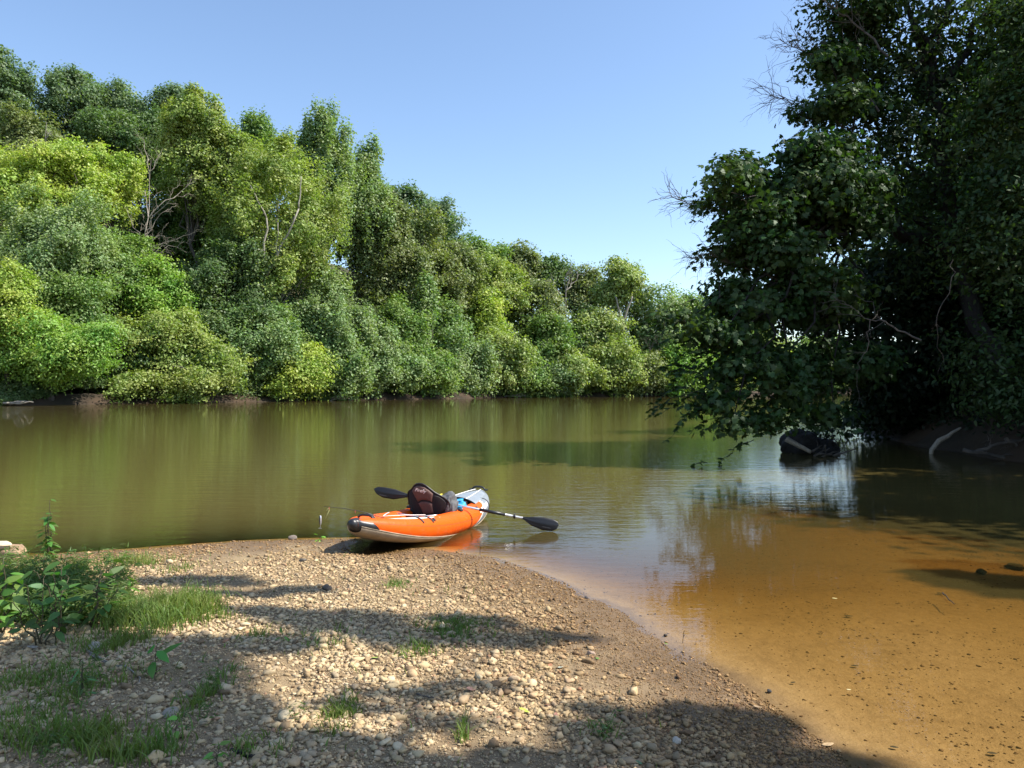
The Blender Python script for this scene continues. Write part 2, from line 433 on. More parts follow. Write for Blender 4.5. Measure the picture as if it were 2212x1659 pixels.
def foliage(mb, lobes, nleaf, leaf, crad, style='round', shape='diamond', per=22, fill=.12, warp=.8):
    nc = max(6, int(nleaf / per))
    c, d = crown_clumps(lobes, nc, crad, up=.3)
    lr = float(np.mean(np.asarray(lobes)[:, 3])); q_ = 1.1 / lr; sd_ = int(rng.integers(0, 9999))
    wx = vnoise(c[:, 0] * q_ + c[:, 1] * .7 * q_, c[:, 2] * q_, sd_); wy = vnoise(c[:, 1] * q_, c[:, 2] * q_ + 7.3, sd_ + 1); wz = vnoise(c[:, 0] * q_, c[:, 1] * q_ + 3.1 + c[:, 2] * .5 * q_, sd_ + 2)
    c = c + np.stack([wx, wy, wz], -1) * lr * warp
    hole = vnoise(c[:, 0] * 2.3 * q_ + c[:, 1] * q_, c[:, 2] * 2.3 * q_, sd_ + 3) > -.62
    c, d = c[hole], d[hole]; nc = len(c)
    fl = {'round': (1, 1, .65), 'layer': (1.35, 1.35, .32), 'feather': (.6, .6, 1.5), 'drape': (.8, .8, 1.1)}[style]
    rr = rng.uniform(.55, 1.35, nc)
    i = np.repeat(np.arange(nc), per); m = len(i)
    g = rng.normal(size=(m, 3)); g = g / (1 + .25 * np.linalg.norm(g, axis=1, keepdims=True))
    pos = c[i] + g * crad * np.array(fl) * rr[i, None]
    if style == 'layer': pos[:, 2] -= .25 * crad * (g[:, 0] ** 2 + g[:, 1] ** 2)
    nrm = d[i] * .55 + np.array([0, 0, .55]) + rng.normal(size=(m, 3)) * .55 + g * .35
    sz = leaf * rng.uniform(.6, 1.25, m)
    add_leaves(mb, pos, nrm, sz, shape, droop=.3 if shape != 'diamond' else 0)
    nf = int(nleaf * fill)
    if nf:
        lobes = np.asarray(lobes); k = rng.integers(0, len(lobes), nf)
        pos = lobes[k, :3] + rdir(nf) * lobes[k, 3:] * (rng.random((nf, 1)) ** .5) * .8
        add_leaves(mb, pos, rng.normal(size=(nf, 3)), leaf * 1.3, 'diamond')
def limb(a, b, n=7, wob=.08, sag=0):
    a = np.asarray(a, float); b = np.asarray(b, float)
    t = np.linspace(0, 1, n)[:, None]; ln = np.linalg.norm(b - a)
    w = rng.normal(size=(n, 3)) * wob * ln * .35; w[0] = 0; w[-1] = 0
    p = a + (b - a) * t + w
    p[:, 2] += sag * ln * (np.sin(np.pi * t[:, 0]))
    return p
def twigs(mb, path, r, n, ln, gen=2):
    """side twigs growing off a bare branch"""
    for _ in range(n):
        t = rng.uniform(.25, 1); i = int(t * (len(path) - 1)); i = min(i, len(path) - 2)
        a = path[i] + (path[i + 1] - path[i]) * rng.random(); dr = unit(path[i + 1] - path[i])
        d = unit(dr * .9 + rdir(1)[0] * .75); l = ln * rng.uniform(.5, 1.2) * (1.2 - t * .6)
        q = limb(a, a + d * l, 6, .12, .05)
        mb.tube(q, np.linspace(r * .5, r * .16, 6), 4, False)
        if gen > 1: twigs(mb, q, r * .55, 3, ln * .45, gen - 1)

COLS = {'bright': (0.244, 0.299, 0.061), 'yel': (0.183, 0.226, 0.059), 'vivid': (0.159, 0.250, 0.046), 'mid': (0.128, 0.189, 0.051), 'dark': (0.079, 0.122, 0.041), 'ridge': (0.104, 0.152, 0.076),  # ridge is shifted towards blue-grey to stand in for distance haze
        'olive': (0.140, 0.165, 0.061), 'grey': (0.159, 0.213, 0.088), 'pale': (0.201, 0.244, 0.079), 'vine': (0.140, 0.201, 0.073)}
BK = ([0, 700, 1100, 1500, 1750], [75, 104, 139, 162, 235])
def far_tree(name, label, cat, px, yt, yb, w, off, col, style='round', nl=None, bark='bark', group=None, fill=.12, trunk=True):
    d = float(np.interp(px, *BK)) + off
    top = P(px, yt, d); bot = P(px, yb, d); rx = w / 2 / F * d; rz = (top[2] - bot[2]) / 2
    cen = (top + bot) / 2
    gz = hz(cen[0], d) - .2
    t = empty(name, (cen[0], d, gz), label, cat, group)
    base = np.array([cen[0], d, gz])
    ratio = rz / rx
    nl = (nl or int(np.clip(6 + ratio * 5, 8, 16))) + 6; rx *= 1.12
    if style == 'feather': nl += 10
    lobes = []
    for k in range(nl):
        u = rdir(1)[0]; f = rng.uniform(.40, .86)
        if k < 2: u = unit(np.array([rng.normal() * .3, -.3, 1.])); f = .76 - .2 * k
        s = rng.uniform(.20, .30) if f > .7 else rng.uniform(.28, .46)
        if style == 'feather': s *= .8
        ax_, az_ = rng.uniform(.7, 1.3), rng.uniform(.7, 1.2)
        if style == 'feather': ax_ *= .62; az_ *= 1.35
        lobes.append([*(cen + u * np.array([rx, rx * .85, rz]) * f), rx * s * ax_, rx * s, max(rz * s * az_, rx * s * .6)])
    lobes.append([*cen, rx * .6, rx * .55, rz * .62])
    lobes = np.array(lobes); lobes[:, :3] -= base
    # keep the crown inside its outline
    area_px = w * (yb - yt)
    n = int(np.clip(area_px * .85, 3500, 48000)); leaf = .00185 * d
    mb = MB(); foliage(mb, lobes, n, leaf,   .0072 * d * (1.25 if style == 'layer' else 1), style, fill=fill)
    mb.build('crown', M['leaf'], t, smooth=False, color=COLS[col] if isinstance(col, str) else col)
    if trunk:
        mb = MB(); c0 = cen - base; r0 = .16 + rx * .03
        pth = limb((0, 0, 0), c0 + np.array([0, 0, rz * .35]), 8, .05); mb.tube(pth, np.linspace(r0, r0 * .35, 8), 8)
        for l in lobes[:-1]:
            i = rng.integers(3, 6); mb.tube(limb(pth[i], l[:3] + rdir(1)[0] * l[3] * .5, 6, .12), np.linspace(r0 * .45, r0 * .1, 6), 5, False)
        mb.build('trunk', M[bark], t)
    return t

# px, top, bottom, width, metres behind the waterline, colour, style, name, label
FT = [
 # ---- ridge and skyline
 (8, 108, 330, 120, 44, 'ridge', 'round', 'broadleaf_tree', 'tall dark tree cut by the left picture edge, highest on the skyline'),
 (150, 150, 350, 150, 46, 'ridge', 'round', 'broadleaf_tree', 'dark ridge tree with a ragged double top, second from the left on the skyline'),
 (262, 184, 360, 130, 46, 'ridge', 'round', 'broadleaf_tree', 'dark blue-green ridge tree right of the double-topped one'),
 (375, 193, 380, 165, 42, 'ridge', 'round', 'broadleaf_tree', 'dark flat-domed ridge tree behind the tall yellow-green one'),
 (70, 240, 430, 190, 34, 'olive', 'round', 'broadleaf_tree', 'dull olive tree high on the left slope with bare branches in it'),
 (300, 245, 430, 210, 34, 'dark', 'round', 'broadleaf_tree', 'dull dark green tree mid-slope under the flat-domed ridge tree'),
 (560, 258, 480, 120, 30, 'mid', 'feather', 'broadleaf_tree', 'green narrow-topped tree on the skyline left of the tall feathery ones'),
 (865, 395, 560, 110, 34, 'ridge', 'round', 'broadleaf_tree', 'small dark crown on the skyline right of the tall feathery trees'),
 (940, 438, 600, 130, 34, 'ridge', 'round', 'broadleaf_tree', 'dark blue-green round crown standing out on the middle skyline'),
 (1040, 514, 640, 110, 32, 'mid', 'round', 'broadleaf_tree', 'green ridge tree right of the dark round skyline crown'),
 (1125, 528, 640, 100, 32, 'olive', 'round', 'broadleaf_tree', 'olive ridge tree halfway down the skyline slope'),
 (1190, 548, 650, 100, 30, 'dark', 'round', 'broadleaf_tree', 'dark green ridge tree above the bleached dead tree'),
 (1262, 585, 700, 110, 24, 'olive', 'round', 'broadleaf_tree', 'olive round-topped tree just right of the bleached dead tree'),
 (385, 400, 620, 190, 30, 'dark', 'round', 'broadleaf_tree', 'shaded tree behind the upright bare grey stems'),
 (455, 420, 640, 160, 26, 'mid', 'round', 'broadleaf_tree', 'shaded green tree seen left of the pale-limbed sycamore, behind its edge'),
 # ---- upper slope
 (75, 305, 520, 260, 20, 'bright', 'round', 'broadleaf_tree', 'broad bright yellow-green tree on the upper left slope'),
 (225, 318, 500, 130, 19, 'bright', 'round', 'broadleaf_tree', 'smaller bright yellow-green tree right beside the broad one on the upper left'),
 (425, 203, 470, 150, 20, 'yel', 'round', 'broadleaf_tree', 'tall yellow-green tree breaking the skyline left of centre'),
 (500, 285, 520, 150, 16, 'yel', 'round', 'broadleaf_tree', 'yellow-green tree between the tall skyline one and the big sycamore'),
 (695, 232, 560, 170, 20, 'grey', 'feather', 'cottonwood_tree', 'tall feathery grey-green tree with upright tips, highest of the pair'),
 (785, 320, 600, 150, 18, 'grey', 'feather', 'cottonwood_tree', 'feathery grey-green tree on the right of the tall pair, sloping down right'),
 (850, 440, 700, 190, 14, 'olive', 'round', 'broadleaf_tree', 'large dull olive-brown tree right of the feathery pair'),
 (955, 520, 700, 160, 14, 'olive', 'round', 'broadleaf_tree', 'olive tree with fine brownish foliage below the dark round skyline crown'),
 (1060, 560, 700, 150, 14, 'yel', 'round', 'broadleaf_tree', 'wide yellow-olive tree on the middle slope'),
 (1150, 600, 730, 130, 12, 'olive', 'round', 'broadleaf_tree', 'dusky olive tree left of the bleached dead tree'),
 # ---- middle storey
 (110, 425, 700, 270, 9, 'grey', 'drape', 'broadleaf_tree', 'large grey-green drooping tree at the left, below the bright ones'),
 (240, 480, 700, 190, 9, 'mid', 'round', 'broadleaf_tree', 'mid-green tree right of the large grey-green drooping one'),
 (335, 555, 720, 130, 6, 'vivid', 'layer', 'maple_tree', 'vivid green tree with layered sprays above the waterside bush'),
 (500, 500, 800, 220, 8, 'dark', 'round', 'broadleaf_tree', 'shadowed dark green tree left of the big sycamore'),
 (18, 565, 800, 110, 2, 'bright', 'layer', 'maple_tree', 'yellow-green leaning tree at the left picture edge'),
 (150, 600, 800, 230, 4, 'mid', 'layer', 'maple_tree', 'wide green layered tree low on the left bank'),
 (700, 590, 830, 150, 5, 'grey', 'drape', 'broadleaf_tree', 'grey-green vine-hung tree right of the big sycamore'),
 (850, 650, 830, 150, 7, 'mid', 'round', 'broadleaf_tree', 'dense green tree below the large olive-brown one'),
 (960, 660, 820, 130, 6, 'vine', 'drape', 'broadleaf_tree', 'pale-flecked green tree right of the vine-clad snag'),
 (1052, 632, 740, 100, 8, 'bright', 'round', 'broadleaf_tree', 'small bright yellow-green round tree in the middle of the far bank'),
 (1180, 680, 830, 120, 5, 'mid', 'round', 'broadleaf_tree', 'green pointed tree below the bleached dead tree'),
 (1290, 668, 780, 115, 8, 'pale', 'round', 'broadleaf_tree', 'pale sage-green round tree left of the white-trunked sycamore'),
 (1250, 660, 830, 120, 12, 'dark', 'round', 'broadleaf_tree', 'dark green tree filling in behind the pale sage-green one'),
 (1425, 610, 850, 120, 8, 'grey', 'round', 'broadleaf_tree', 'grey-green tree right of the white-trunked sycamore'),
 (1490, 640, 855, 130, 10, 'mid', 'round', 'broadleaf_tree', 'green tree where the far bank meets the dark overhanging branches'),
 (1560, 650, 850, 120, 16, 'mid', 'round', 'broadleaf_tree', 'green tree half hidden behind the overhanging sycamore leaves'),
 (1650, 690, 850, 130, 10, 'pale', 'round', 'broadleaf_tree', 'pale green tree glimpsed through the overhanging branches'),
 (1760, 720, 850, 160, 20, 'mid', 'round', 'broadleaf_tree', 'far green tree at the river bend seen under the dark boughs'),
]
for (px, yt, yb, w, off, col, sty, nm, lab) in FT:
    far_tree(nm, lab, 'tree', px, yt, yb, w, off, col, sty)
# waterside shrubs
FS = [
 (345, 690, 868, 230, 0, 'yel', 'layer', 'round bright yellow-green bush leaning over the water at the left'),
 (110, 700, 838, 210, 0, 'vivid', 'layer', 'bright green bush with layered sprays low at the far left'),
 (215, 720, 862, 120, 3, 'dark', 'round', 'dark shaded bush left of the bright leaning bush'),
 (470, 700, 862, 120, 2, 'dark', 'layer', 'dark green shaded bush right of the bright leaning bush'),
 (560, 660, 850, 150, 3, 'vine', 'drape', 'vine-draped grey-green bush under the big sycamore'),
 (640, 745, 856, 110, 0, 'bright', 'layer', 'small bright yellow-green bush at the foot of the vine-hung tree'),
 (720, 720, 862, 120, 1, 'vine', 'drape', 'grey-green vine-covered bush touching the water left of centre'),
 (785, 690, 862, 130, 1, 'grey', 'drape', 'pale-flecked vine-covered bush, tallest of the waterside row'),
 (855, 740, 860, 110, 0, 'vine', 'round', 'vine-covered waterside bush beneath the dense green tree'),
 (925, 760, 858, 110, 0, 'mid', 'layer', 'green waterside bush with a yellowish tip under the snag'),
 (1000, 740, 858, 110, 1, 'grey', 'drape', 'grey-green waterside bush below the small bright round tree'),
 (1070, 720, 856, 110, 1, 'pale', 'drape', 'sage-green drooping waterside bush near the middle of the far bank'),
 (1130, 765, 857, 90, 0, 'mid', 'round', 'low green waterside bush above the bare reddish bank'),
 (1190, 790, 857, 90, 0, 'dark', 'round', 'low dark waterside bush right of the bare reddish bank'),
 (1243, 770, 857, 90, 0, 'pale', 'round', 'low olive waterside bush below the pale sage-green tree'),
 (1330, 740, 854, 110, 0, 'yel', 'round', 'yellow-green waterside bush under the white-trunked sycamore'),
 (1395, 775, 853, 80, 0, 'olive', 'round', 'brownish waterside bush right of the yellow-green one'),
 (1470, 740, 854, 110, 0, 'vivid', 'drape', 'bright green waterside bush next to the overhanging sycamore'),
 (1560, 770, 853, 110, 4, 'pale', 'round', 'pale green waterside bush seen behind the lowest overhanging spray'),
]
for (px, yt, yb, w, off, col, sty, lab) in FS:
    far_tree('waterside_bush', lab, 'bush', px, yt - 8, yb + 8, w * 1.3, off + .6, col, sty)
# the two sycamores of the far bank with pale limbs showing
t = far_tree('sycamore_tree', 'big yellow-green sycamore in mid bank with pale forked limbs', 'tree', 600, 320, 690, 250, 8, 'yel', 'round', 14, 'bark_pale')
mb = MB(); b0 = np.array(t.location); d = b0[1] - 6
for a, b_, r in (((560, 640), (575, 470), .22), ((565, 620), (645, 450), .2), ((575, 470), (540, 400), .12), ((645, 450), (650, 380), .12), ((600, 560), (600, 480), .1)):
    mb.tube(limb(P(*a, d) - b0, P(*b_, d) - b0, 7, .05), np.linspace(r, r * .5, 7), 8)
mb.build('limb', M['bark_pale'], t)
t = far_tree('sycamore_tree', 'light green sycamore with a white trunk on the right of the far bank', 'tree', 1350, 557, 690, 112, 10, 'pale', 'round', 9, 'bark_pale', fill=.05)
mb = MB(); b0 = np.array(t.location); d = b0[1] - 5
mb.tube(limb(P(1352, 830, d) - b0, P(1345, 690, d) - b0, 7, .02), np.linspace(.5, .35, 7), 8)
mb.tube(limb(P(1345, 700, d) - b0, P(1330, 640, d) - b0, 7, .03), np.linspace(.3, .15, 7), 8)
mb.tube(limb(P(1346, 695, d) - b0, P(1366, 640, d) - b0, 7, .03), np.linspace(.3, .15, 7), 8)
mb.build('limb', M['bark_pale'], t)
far_tree('vine_clad_snag', 'narrow dead trunk wrapped in dark green vines in mid bank', 'tree', 918, 590, 730, 46, 3, 'vine', 'drape', 10)
# dead trees
def dead_tree(label, px, yb, yt, d, n, spread, r=.28, mat='bark_pale'):
    a = P(px, yb, d); g = np.array([a[0], d, hz(a[0], d) - .2])
    t = empty('dead_tree', tuple(g), label, 'tree')
    mb = MB(); top = P(px + spread * .2, yt, d)
    pth = limb((0, 0, 0), top - g, 12, .05); mb.tube(pth, np.linspace(r, r * .2, 12), 7, False); mb.build('trunk', M[mat], t)
    mb = MB()
    for k in range(n):
        i = rng.integers(5, 11); l = (top[2] - a[2]) * rng.uniform(.3, .6)
        dr = unit(np.array([rng.uniform(-1, 1) * spread / 40, rng.uniform(-.3, .3), rng.uniform(.6, 1.3)]))
        q = limb(pth[i], pth[i] + dr * l, 7, .1, .06); mb.tube(q, np.linspace(r * .5, r * .15, 7), 5, False)
        twigs(mb, q, r * .35, 4, l * .45, 2)
        mb.build('branch', M[mat], t); mb = MB()
    return t
dead_tree('bleached dead tree with bare white branches on the right of the far bank', 1218, 700, 585, 165, 7, 40, .3)
dead_tree('dead tree with many upright bare grey stems left of the big sycamore', 315, 560, 345, 100, 16, 50, .14, 'drift')
dead_tree('bare-branched dead tree among the olive trees at the top left', 85, 330, 262, 104, 6, 70, .2)
dead_tree('dead shrub of reddish bare stems low beside the grey-green tree', 1395, 850, 745, 156, 8, 45, .12, 'bark')

# undergrowth that closes the wood (no one could count it)
mb = MB(); nu = 330000
t_ = rng.random(nu); px_ = rng.uniform(-150, 1900, nu)
db = np.interp(px_, *BK); off = .2 + rng.random(nu) ** 1.7 * 44
dd_ = db + off; xx = (px_ - CX) / F * dd_
lumps = .5 + .5 * vnoise(xx * .22, dd_ * .3, 8); hh = (.25 + .75 * rng.random(nu) ** .5) * np.interp(off, [0, 3, 8, 40], [1.2, 4, 8, 9]) * (.25 + .9 * lumps)
zz = H(xx, dd_) + np.abs(hh)
ok = sdist(farbank, xx, dd_) > .1
c = np.stack([xx, dd_, zz], -1)[ok]
add_leaves(mb, c, rng.normal(size=(len(c), 3)) * .6 + np.array([.3, -.4, .7]), .0021 * c[:, 1] * rng.uniform(.6, 1.3, len(c)))
tag(mb.build('undergrowth', M['leaf'], smooth=False, color=(.08, .115, .035)), kind='stuff')
# driftwood at the far waterline
for px, w, lab in ((725, 60, 'pale driftwood log lying along the far waterline left of centre'), (1105, 45, 'tangle of pale driftwood at the foot of the bare reddish bank'), (30, 60, 'brown dead branches leaning into the water at the far left')):
    d = float(np.interp(px, *BK)) - .6; a = P(px, 855, d); a[2] = .1
    t = MB()
    for k in range(6):
        l = w / F * d * rng.uniform(.4, 1); an = rng.normal(0, .35); o = rng.normal(0, .5, 2)
        t.tube(limb((o[0] - l / 2, 0, .1), (o[0] + l / 2, o[1], .15 + l * abs(an) * .3), 7, .08), np.linspace(.14, .04, 7), 6)
    o = t.build('driftwood', M['drift']); o.location = a; tag(o, lab, 'driftwood')

# ------------------------------------------------------------------ the dark trees of the right bank
def pxl(px, py, d, rp, rz=1.0, dep=1.0):
    c = P(px, py, d); r = rp / F * d; return [*c, r, r * dep, r * rz]
def near_tree(name, label, base, lobes, n, leaf, crad, color, style='round', shape='lobed', trunkr=.3, bark='bark_dark', via=None, per=20, fill=.1, cat='tree', lstep=1, lr_=1.0, sprays=None):
    base = np.array([base[0], base[1], hz(*base) - .15])
    t = empty(name, tuple(base), label, cat)
    lobes = np.array(lobes); lobes[:, :3] -= base
    mb = MB(); foliage(mb, lobes, n, leaf, crad, style, shape, per, fill)
    tw = MB()
    if sprays is not None:          # leafy twigs reaching out over the water
        for _ in range(150):
            j = rng.integers(0, len(sprays))
            if sprays[j][0] > 6.0 and sprays[j][2] < 1.9: continue
            a = sprays[j] - base + rng.normal(size=3) * .35
            dr = unit(np.array([-1.0, rng.normal() * .5, rng.uniform(-.75, .45)])); ln = rng.uniform(.6, 1.5)
            q = limb(a, a + dr * ln, 8, .08, .08); q[:, 2] -= .18 * np.linspace(0, 1, 8) ** 2 * ln; tw.tube(q, np.linspace(.010, .003, 8), 4, False)
            k = int(rng.integers(14, 24)); tt = rng.uniform(.15, 1, k) * 7; i = np.clip(tt.astype(int), 0, 6); c = q[i] + (q[i + 1] - q[i]) * (tt - i)[:, None]
            td = dr * .6 + rng.normal(size=(k, 3)) * .6; add_leaves(mb, c, rng.normal(size=(k, 3)) * .35 + np.array([0, 0, 1]), leaf * rng.uniform(.6, 1.25, k), shape, td, .35)
    mb.build('crown', M['leaf_near'], t, smooth=False, color=color)
    mb = MB(); via = [np.array(v, float) - base for v in (via or [lobes[:, :3].mean(0) + base])]
    pts = np.array([(0, 0, 0)] + via); k = 12
    s = np.linspace(0, len(pts) - 1, k); pth = np.stack([np.interp(s, np.arange(len(pts)), pts[:, j]) for j in range(3)], 1)
    pth[1:-1] += rng.normal(size=(k - 2, 3)) * .12
    mb.tube(pth, np.linspace(trunkr, trunkr * .3, k), 10)
    mb.build('trunk', M[bark], t)
    mb = tw
    for l in lobes[::lstep]:
        dist = np.linalg.norm(pth - l[:3], axis=1); i = max(2, int(np.argmin(dist)) - 2)
        q = limb(pth[i], l[:3], 8, .1, .04); mb.tube(q, np.linspace(trunkr * .35 * lr_, trunkr * .08 * lr_, 8), 6, False)
        twigs(mb, q, trunkr * .14, 4, l[3] * 1.1, 2)
    mb.build('limb', M[bark], t)
    return t
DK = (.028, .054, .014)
syc = [(1612, 372, 18.5, 52), (1590, 440, 18.5, 38), (1668, 400, 19, 62), (1640, 480, 19, 72), (1740, 400, 19.5, 85), (1600, 545, 19, 50), (1690, 540, 19.5, 100), (1790, 330, 20, 85),
       (1800, 230, 20.5, 62), (1830, 130, 21, 60), (1850, 30, 21, 60), (1590, 650, 18.5, 66), (1560, 720, 18, 52), (1650, 660, 19, 90), (1500, 700, 18, 28), (1740, 640, 20, 110), (1600, 790, 18, 60), (1550, 850, 17.5, 34),
       (1525, 880, 17.5, 18), (1660, 790, 18.5, 50), (1585, 900, 17.2, 26), (1640, 900, 17.5, 34), (1710, 880, 18, 32), (1750, 800, 19, 60), (1800, 880, 19, 30), (1690, 840, 18, 36), (1830, 780, 20, 80), (1820, 480, 20.5, 110)]
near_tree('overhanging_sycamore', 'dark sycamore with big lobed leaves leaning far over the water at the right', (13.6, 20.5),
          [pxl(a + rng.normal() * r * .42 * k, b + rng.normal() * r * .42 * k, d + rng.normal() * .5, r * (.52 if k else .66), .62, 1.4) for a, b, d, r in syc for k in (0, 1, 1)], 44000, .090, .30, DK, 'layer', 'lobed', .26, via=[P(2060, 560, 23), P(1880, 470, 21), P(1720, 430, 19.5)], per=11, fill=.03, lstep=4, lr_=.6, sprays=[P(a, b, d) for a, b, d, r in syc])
near_tree('broadleaf_tree', 'tall dark tree standing behind the overhanging sycamore at the top right', (14.4, 23.5),
          [pxl(a, b, d, r) for a, b, d, r in [(1880, 60, 22, 80), (1960, 120, 22, 130), (1930, 300, 22, 120), (2040, 40, 22, 140), (2060, 260, 22, 150), (1960, 460, 22, 150), (2100, 440, 23, 150), (2180, 150, 22, 150), (1900, 190, 22.5, 90), (1920, -100, 22, 120), (2080, -140, 22, 160), (2230, -60, 22, 160)]],
          42000, .085, .42, (.024, .042, .012), 'round', 'ovate', .35, via=[P(2080, 600, 23), P(2040, 300, 22.5), P(1980, 60, 22)], per=20)
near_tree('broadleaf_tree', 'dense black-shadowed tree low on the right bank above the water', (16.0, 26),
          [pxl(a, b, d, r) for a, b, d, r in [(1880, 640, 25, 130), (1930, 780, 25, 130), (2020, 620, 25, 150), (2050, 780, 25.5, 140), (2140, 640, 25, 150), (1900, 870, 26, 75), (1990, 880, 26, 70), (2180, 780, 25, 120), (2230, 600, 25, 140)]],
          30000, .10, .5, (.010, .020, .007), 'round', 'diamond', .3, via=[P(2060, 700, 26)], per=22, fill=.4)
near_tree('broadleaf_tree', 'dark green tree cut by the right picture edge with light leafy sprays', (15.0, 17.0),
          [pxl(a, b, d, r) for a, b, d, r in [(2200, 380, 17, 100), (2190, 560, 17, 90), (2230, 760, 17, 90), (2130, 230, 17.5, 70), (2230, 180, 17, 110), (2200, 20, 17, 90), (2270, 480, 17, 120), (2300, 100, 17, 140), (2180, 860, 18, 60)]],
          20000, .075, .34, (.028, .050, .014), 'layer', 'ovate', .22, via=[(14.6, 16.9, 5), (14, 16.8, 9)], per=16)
# trees that stand further along and behind the right bank (they shade this corner of the river)
for x0, y0, h, r, lab in ((19, 18, 15, 4.5, 'shading tree on the bank just beyond the right picture edge'), (22, 30, 17, 6, 'tall shading tree behind the dark trees of the right bank'), (27, 44, 17, 7, 'dark tree on the right bank further upstream, behind the sycamore'), (40, 66, 18, 8, 'green tree on the right bank far upstream'), (60, 100, 18, 9, 'distant right-bank tree near the river bend'), (17.5, 23, 16, 4.5, 'tall dark tree between the low dense tree and the bank top'), (34, 36, 19, 7, 'rear shading tree deep on the right bank'), (30, 20, 19, 6, 'rear shading tree beyond the right picture edge')):
    c = np.array([x0, y0, h * .6]); lob = [[*(c + rdir(1)[0] * np.array([r, r, h * .38]) * .55), r * .5, r * .5, h * .2] for _ in range(11)] + [[*c, r * .7, r * .7, h * .3]]
    near_tree('broadleaf_tree', lab, (x0, y0), lob, 9000, .20, .8, (.05, .085, .03), 'round', 'diamond', .35, via=[(x0, y0, h * .75)], per=22, fill=.5)
# undergrowth of the right bank
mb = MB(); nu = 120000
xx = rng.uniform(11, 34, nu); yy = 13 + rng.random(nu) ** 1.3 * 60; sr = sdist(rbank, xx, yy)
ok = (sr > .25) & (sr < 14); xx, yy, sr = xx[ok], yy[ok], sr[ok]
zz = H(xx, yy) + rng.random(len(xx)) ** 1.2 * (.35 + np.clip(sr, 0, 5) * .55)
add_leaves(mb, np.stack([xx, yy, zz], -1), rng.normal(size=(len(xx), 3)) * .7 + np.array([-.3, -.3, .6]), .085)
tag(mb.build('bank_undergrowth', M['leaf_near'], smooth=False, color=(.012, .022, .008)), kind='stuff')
# bare branches poking into the sky
def bare(label, pts, d, r, n, ln, mat='bark', gen=2, name='bare_branch'):
    p = np.array([P(a, b, d + k * .1) for k, (a, b) in enumerate(pts)])
    s = np.linspace(0, len(p) - 1, 14); q = np.stack([np.interp(s, np.arange(len(p)), p[:, j]) for j in range(3)], 1)
    q[1:-1] += rng.normal(size=(12, 3)) * .03
    o0 = q[0].copy(); mb = MB(); mb.tube(q - o0, np.linspace(r, r * .25, 14), 6, False); twigs(mb, q - o0, r * .6, n, ln, gen)
    o = mb.build(name, M[mat]); o.location = o0; return tag(o, label, 'branch')
bare('bare dead branch fanning into the sky left of the sycamore, at mid height', [(1700, 500), (1610, 470), (1540, 455), (1450, 425)], 19.0, .03, 36, 1.1)
bare('lower bare dead branch against the sky under the fanning one', [(1690, 610), (1600, 575), (1530, 545), (1495, 560)], 19.0, .025, 26, .9)
bare('upper bare branch hanging out of the dark tree, low of the three at the top', [(1880, 330), (1800, 250), (1740, 235), (1662, 200)], 20.5, .03, 34, 1.25)
bare('bare branch sweeping left near the picture top', [(1900, 240), (1830, 150), (1760, 120), (1692, 88)], 20.5, .03, 34, 1.25)
bare('topmost bare branch cut by the picture top', [(1920, 120), (1850, 50), (1800, 10), (1730, -20)], 20.5, .03, 30, 1.2)
bare('bare dead limb crossing the dark foliage at mid height', [(1990, 735), (1920, 700), (1880, 690), (1800, 640)], 16.5, .022, 8, .9, 'bark')
bare('thin bare twig hanging down inside the dark foliage', [(2060, 560), (2055, 620), (2020, 700), (2040, 790)], 16.0, .010, 4, .5, 'bark')
bare('thin bare twig dangling from the dead limb', [(1880, 690), (1865, 760), (1850, 800), (1855, 870)], 16.5, .010, 4, .4, 'bark')

# ------------------------------------------------------------------ things in the water at the right
# root clump
b0 = P(1745, 958, 21.0); b0[2] = -.03
t = empty('root_clump', tuple(b0), 'black tangled root ball standing in the water under the sycamore', 'root ball')
v, f = ico(4); dsp = 1 + .16 * fbm(v[:, 0] * 2.2 + 5, v[:, 1] * 2.2 + v[:, 2] * 2, 4, 4)
mb = MB(); mb.add(v * dsp[:, None] * np.array([.50, .42, .44]) + np.array([-.26, 0, .28]), f)
mb.add(v * (1 + .2 * fbm(v[:, 0] * 3, v[:, 2] * 3, 14, 4))[:, None] * np.array([.42, .34, .27]) + np.array([.40, 0, .14]), f)
mb.build('root_ball', plain('wet_black_wood', (.012, .011, .011), .8, 9, .4, .05), t)
mb = MB()
for k in range(60):
    a = np.array([rng.uniform(-.6, .75), rng.uniform(-.4, .2), rng.uniform(.0, .5)]); d_ = unit(rng.normal(size=3) + np.array([.2, -.3, .1]))
    mb.tube(limb(a, a + d_ * rng.uniform(.2, .55), 6, .2), np.linspace(.016, .006, 6), 5, False)
mb.build('root', M['bark_dark'], t)
o = MB().tube(limb(P(1698, 948, 20.1), P(1752, 977, 19.8), 7, .05), np.linspace(.075, .045, 7), 8).build('driftwood_stub', M['drift']); tag(o, 'pale broken log end leaning against the black root ball', 'driftwood')
mb = MB()
for a, b_ in (((1758, 985), (1792, 968)), ((1765, 992), (1800, 975)), ((1782, 962), (1783, 985)), ((1755, 975), (1775, 962)), ((1770, 980), (1812, 984)), ((1800, 985), (1850, 968))):
    q = limb(P(*a, 19.7), P(*b_, 19.9), 6, .05); mb.tube(q, np.linspace(.028, .012, 6), 6); twigs(mb, q, .02, 2, .3, 1)
tag(mb.build('driftwood_sticks', M['bark']), 'criss-crossed grey sticks at the foot of the black root ball', 'sticks')
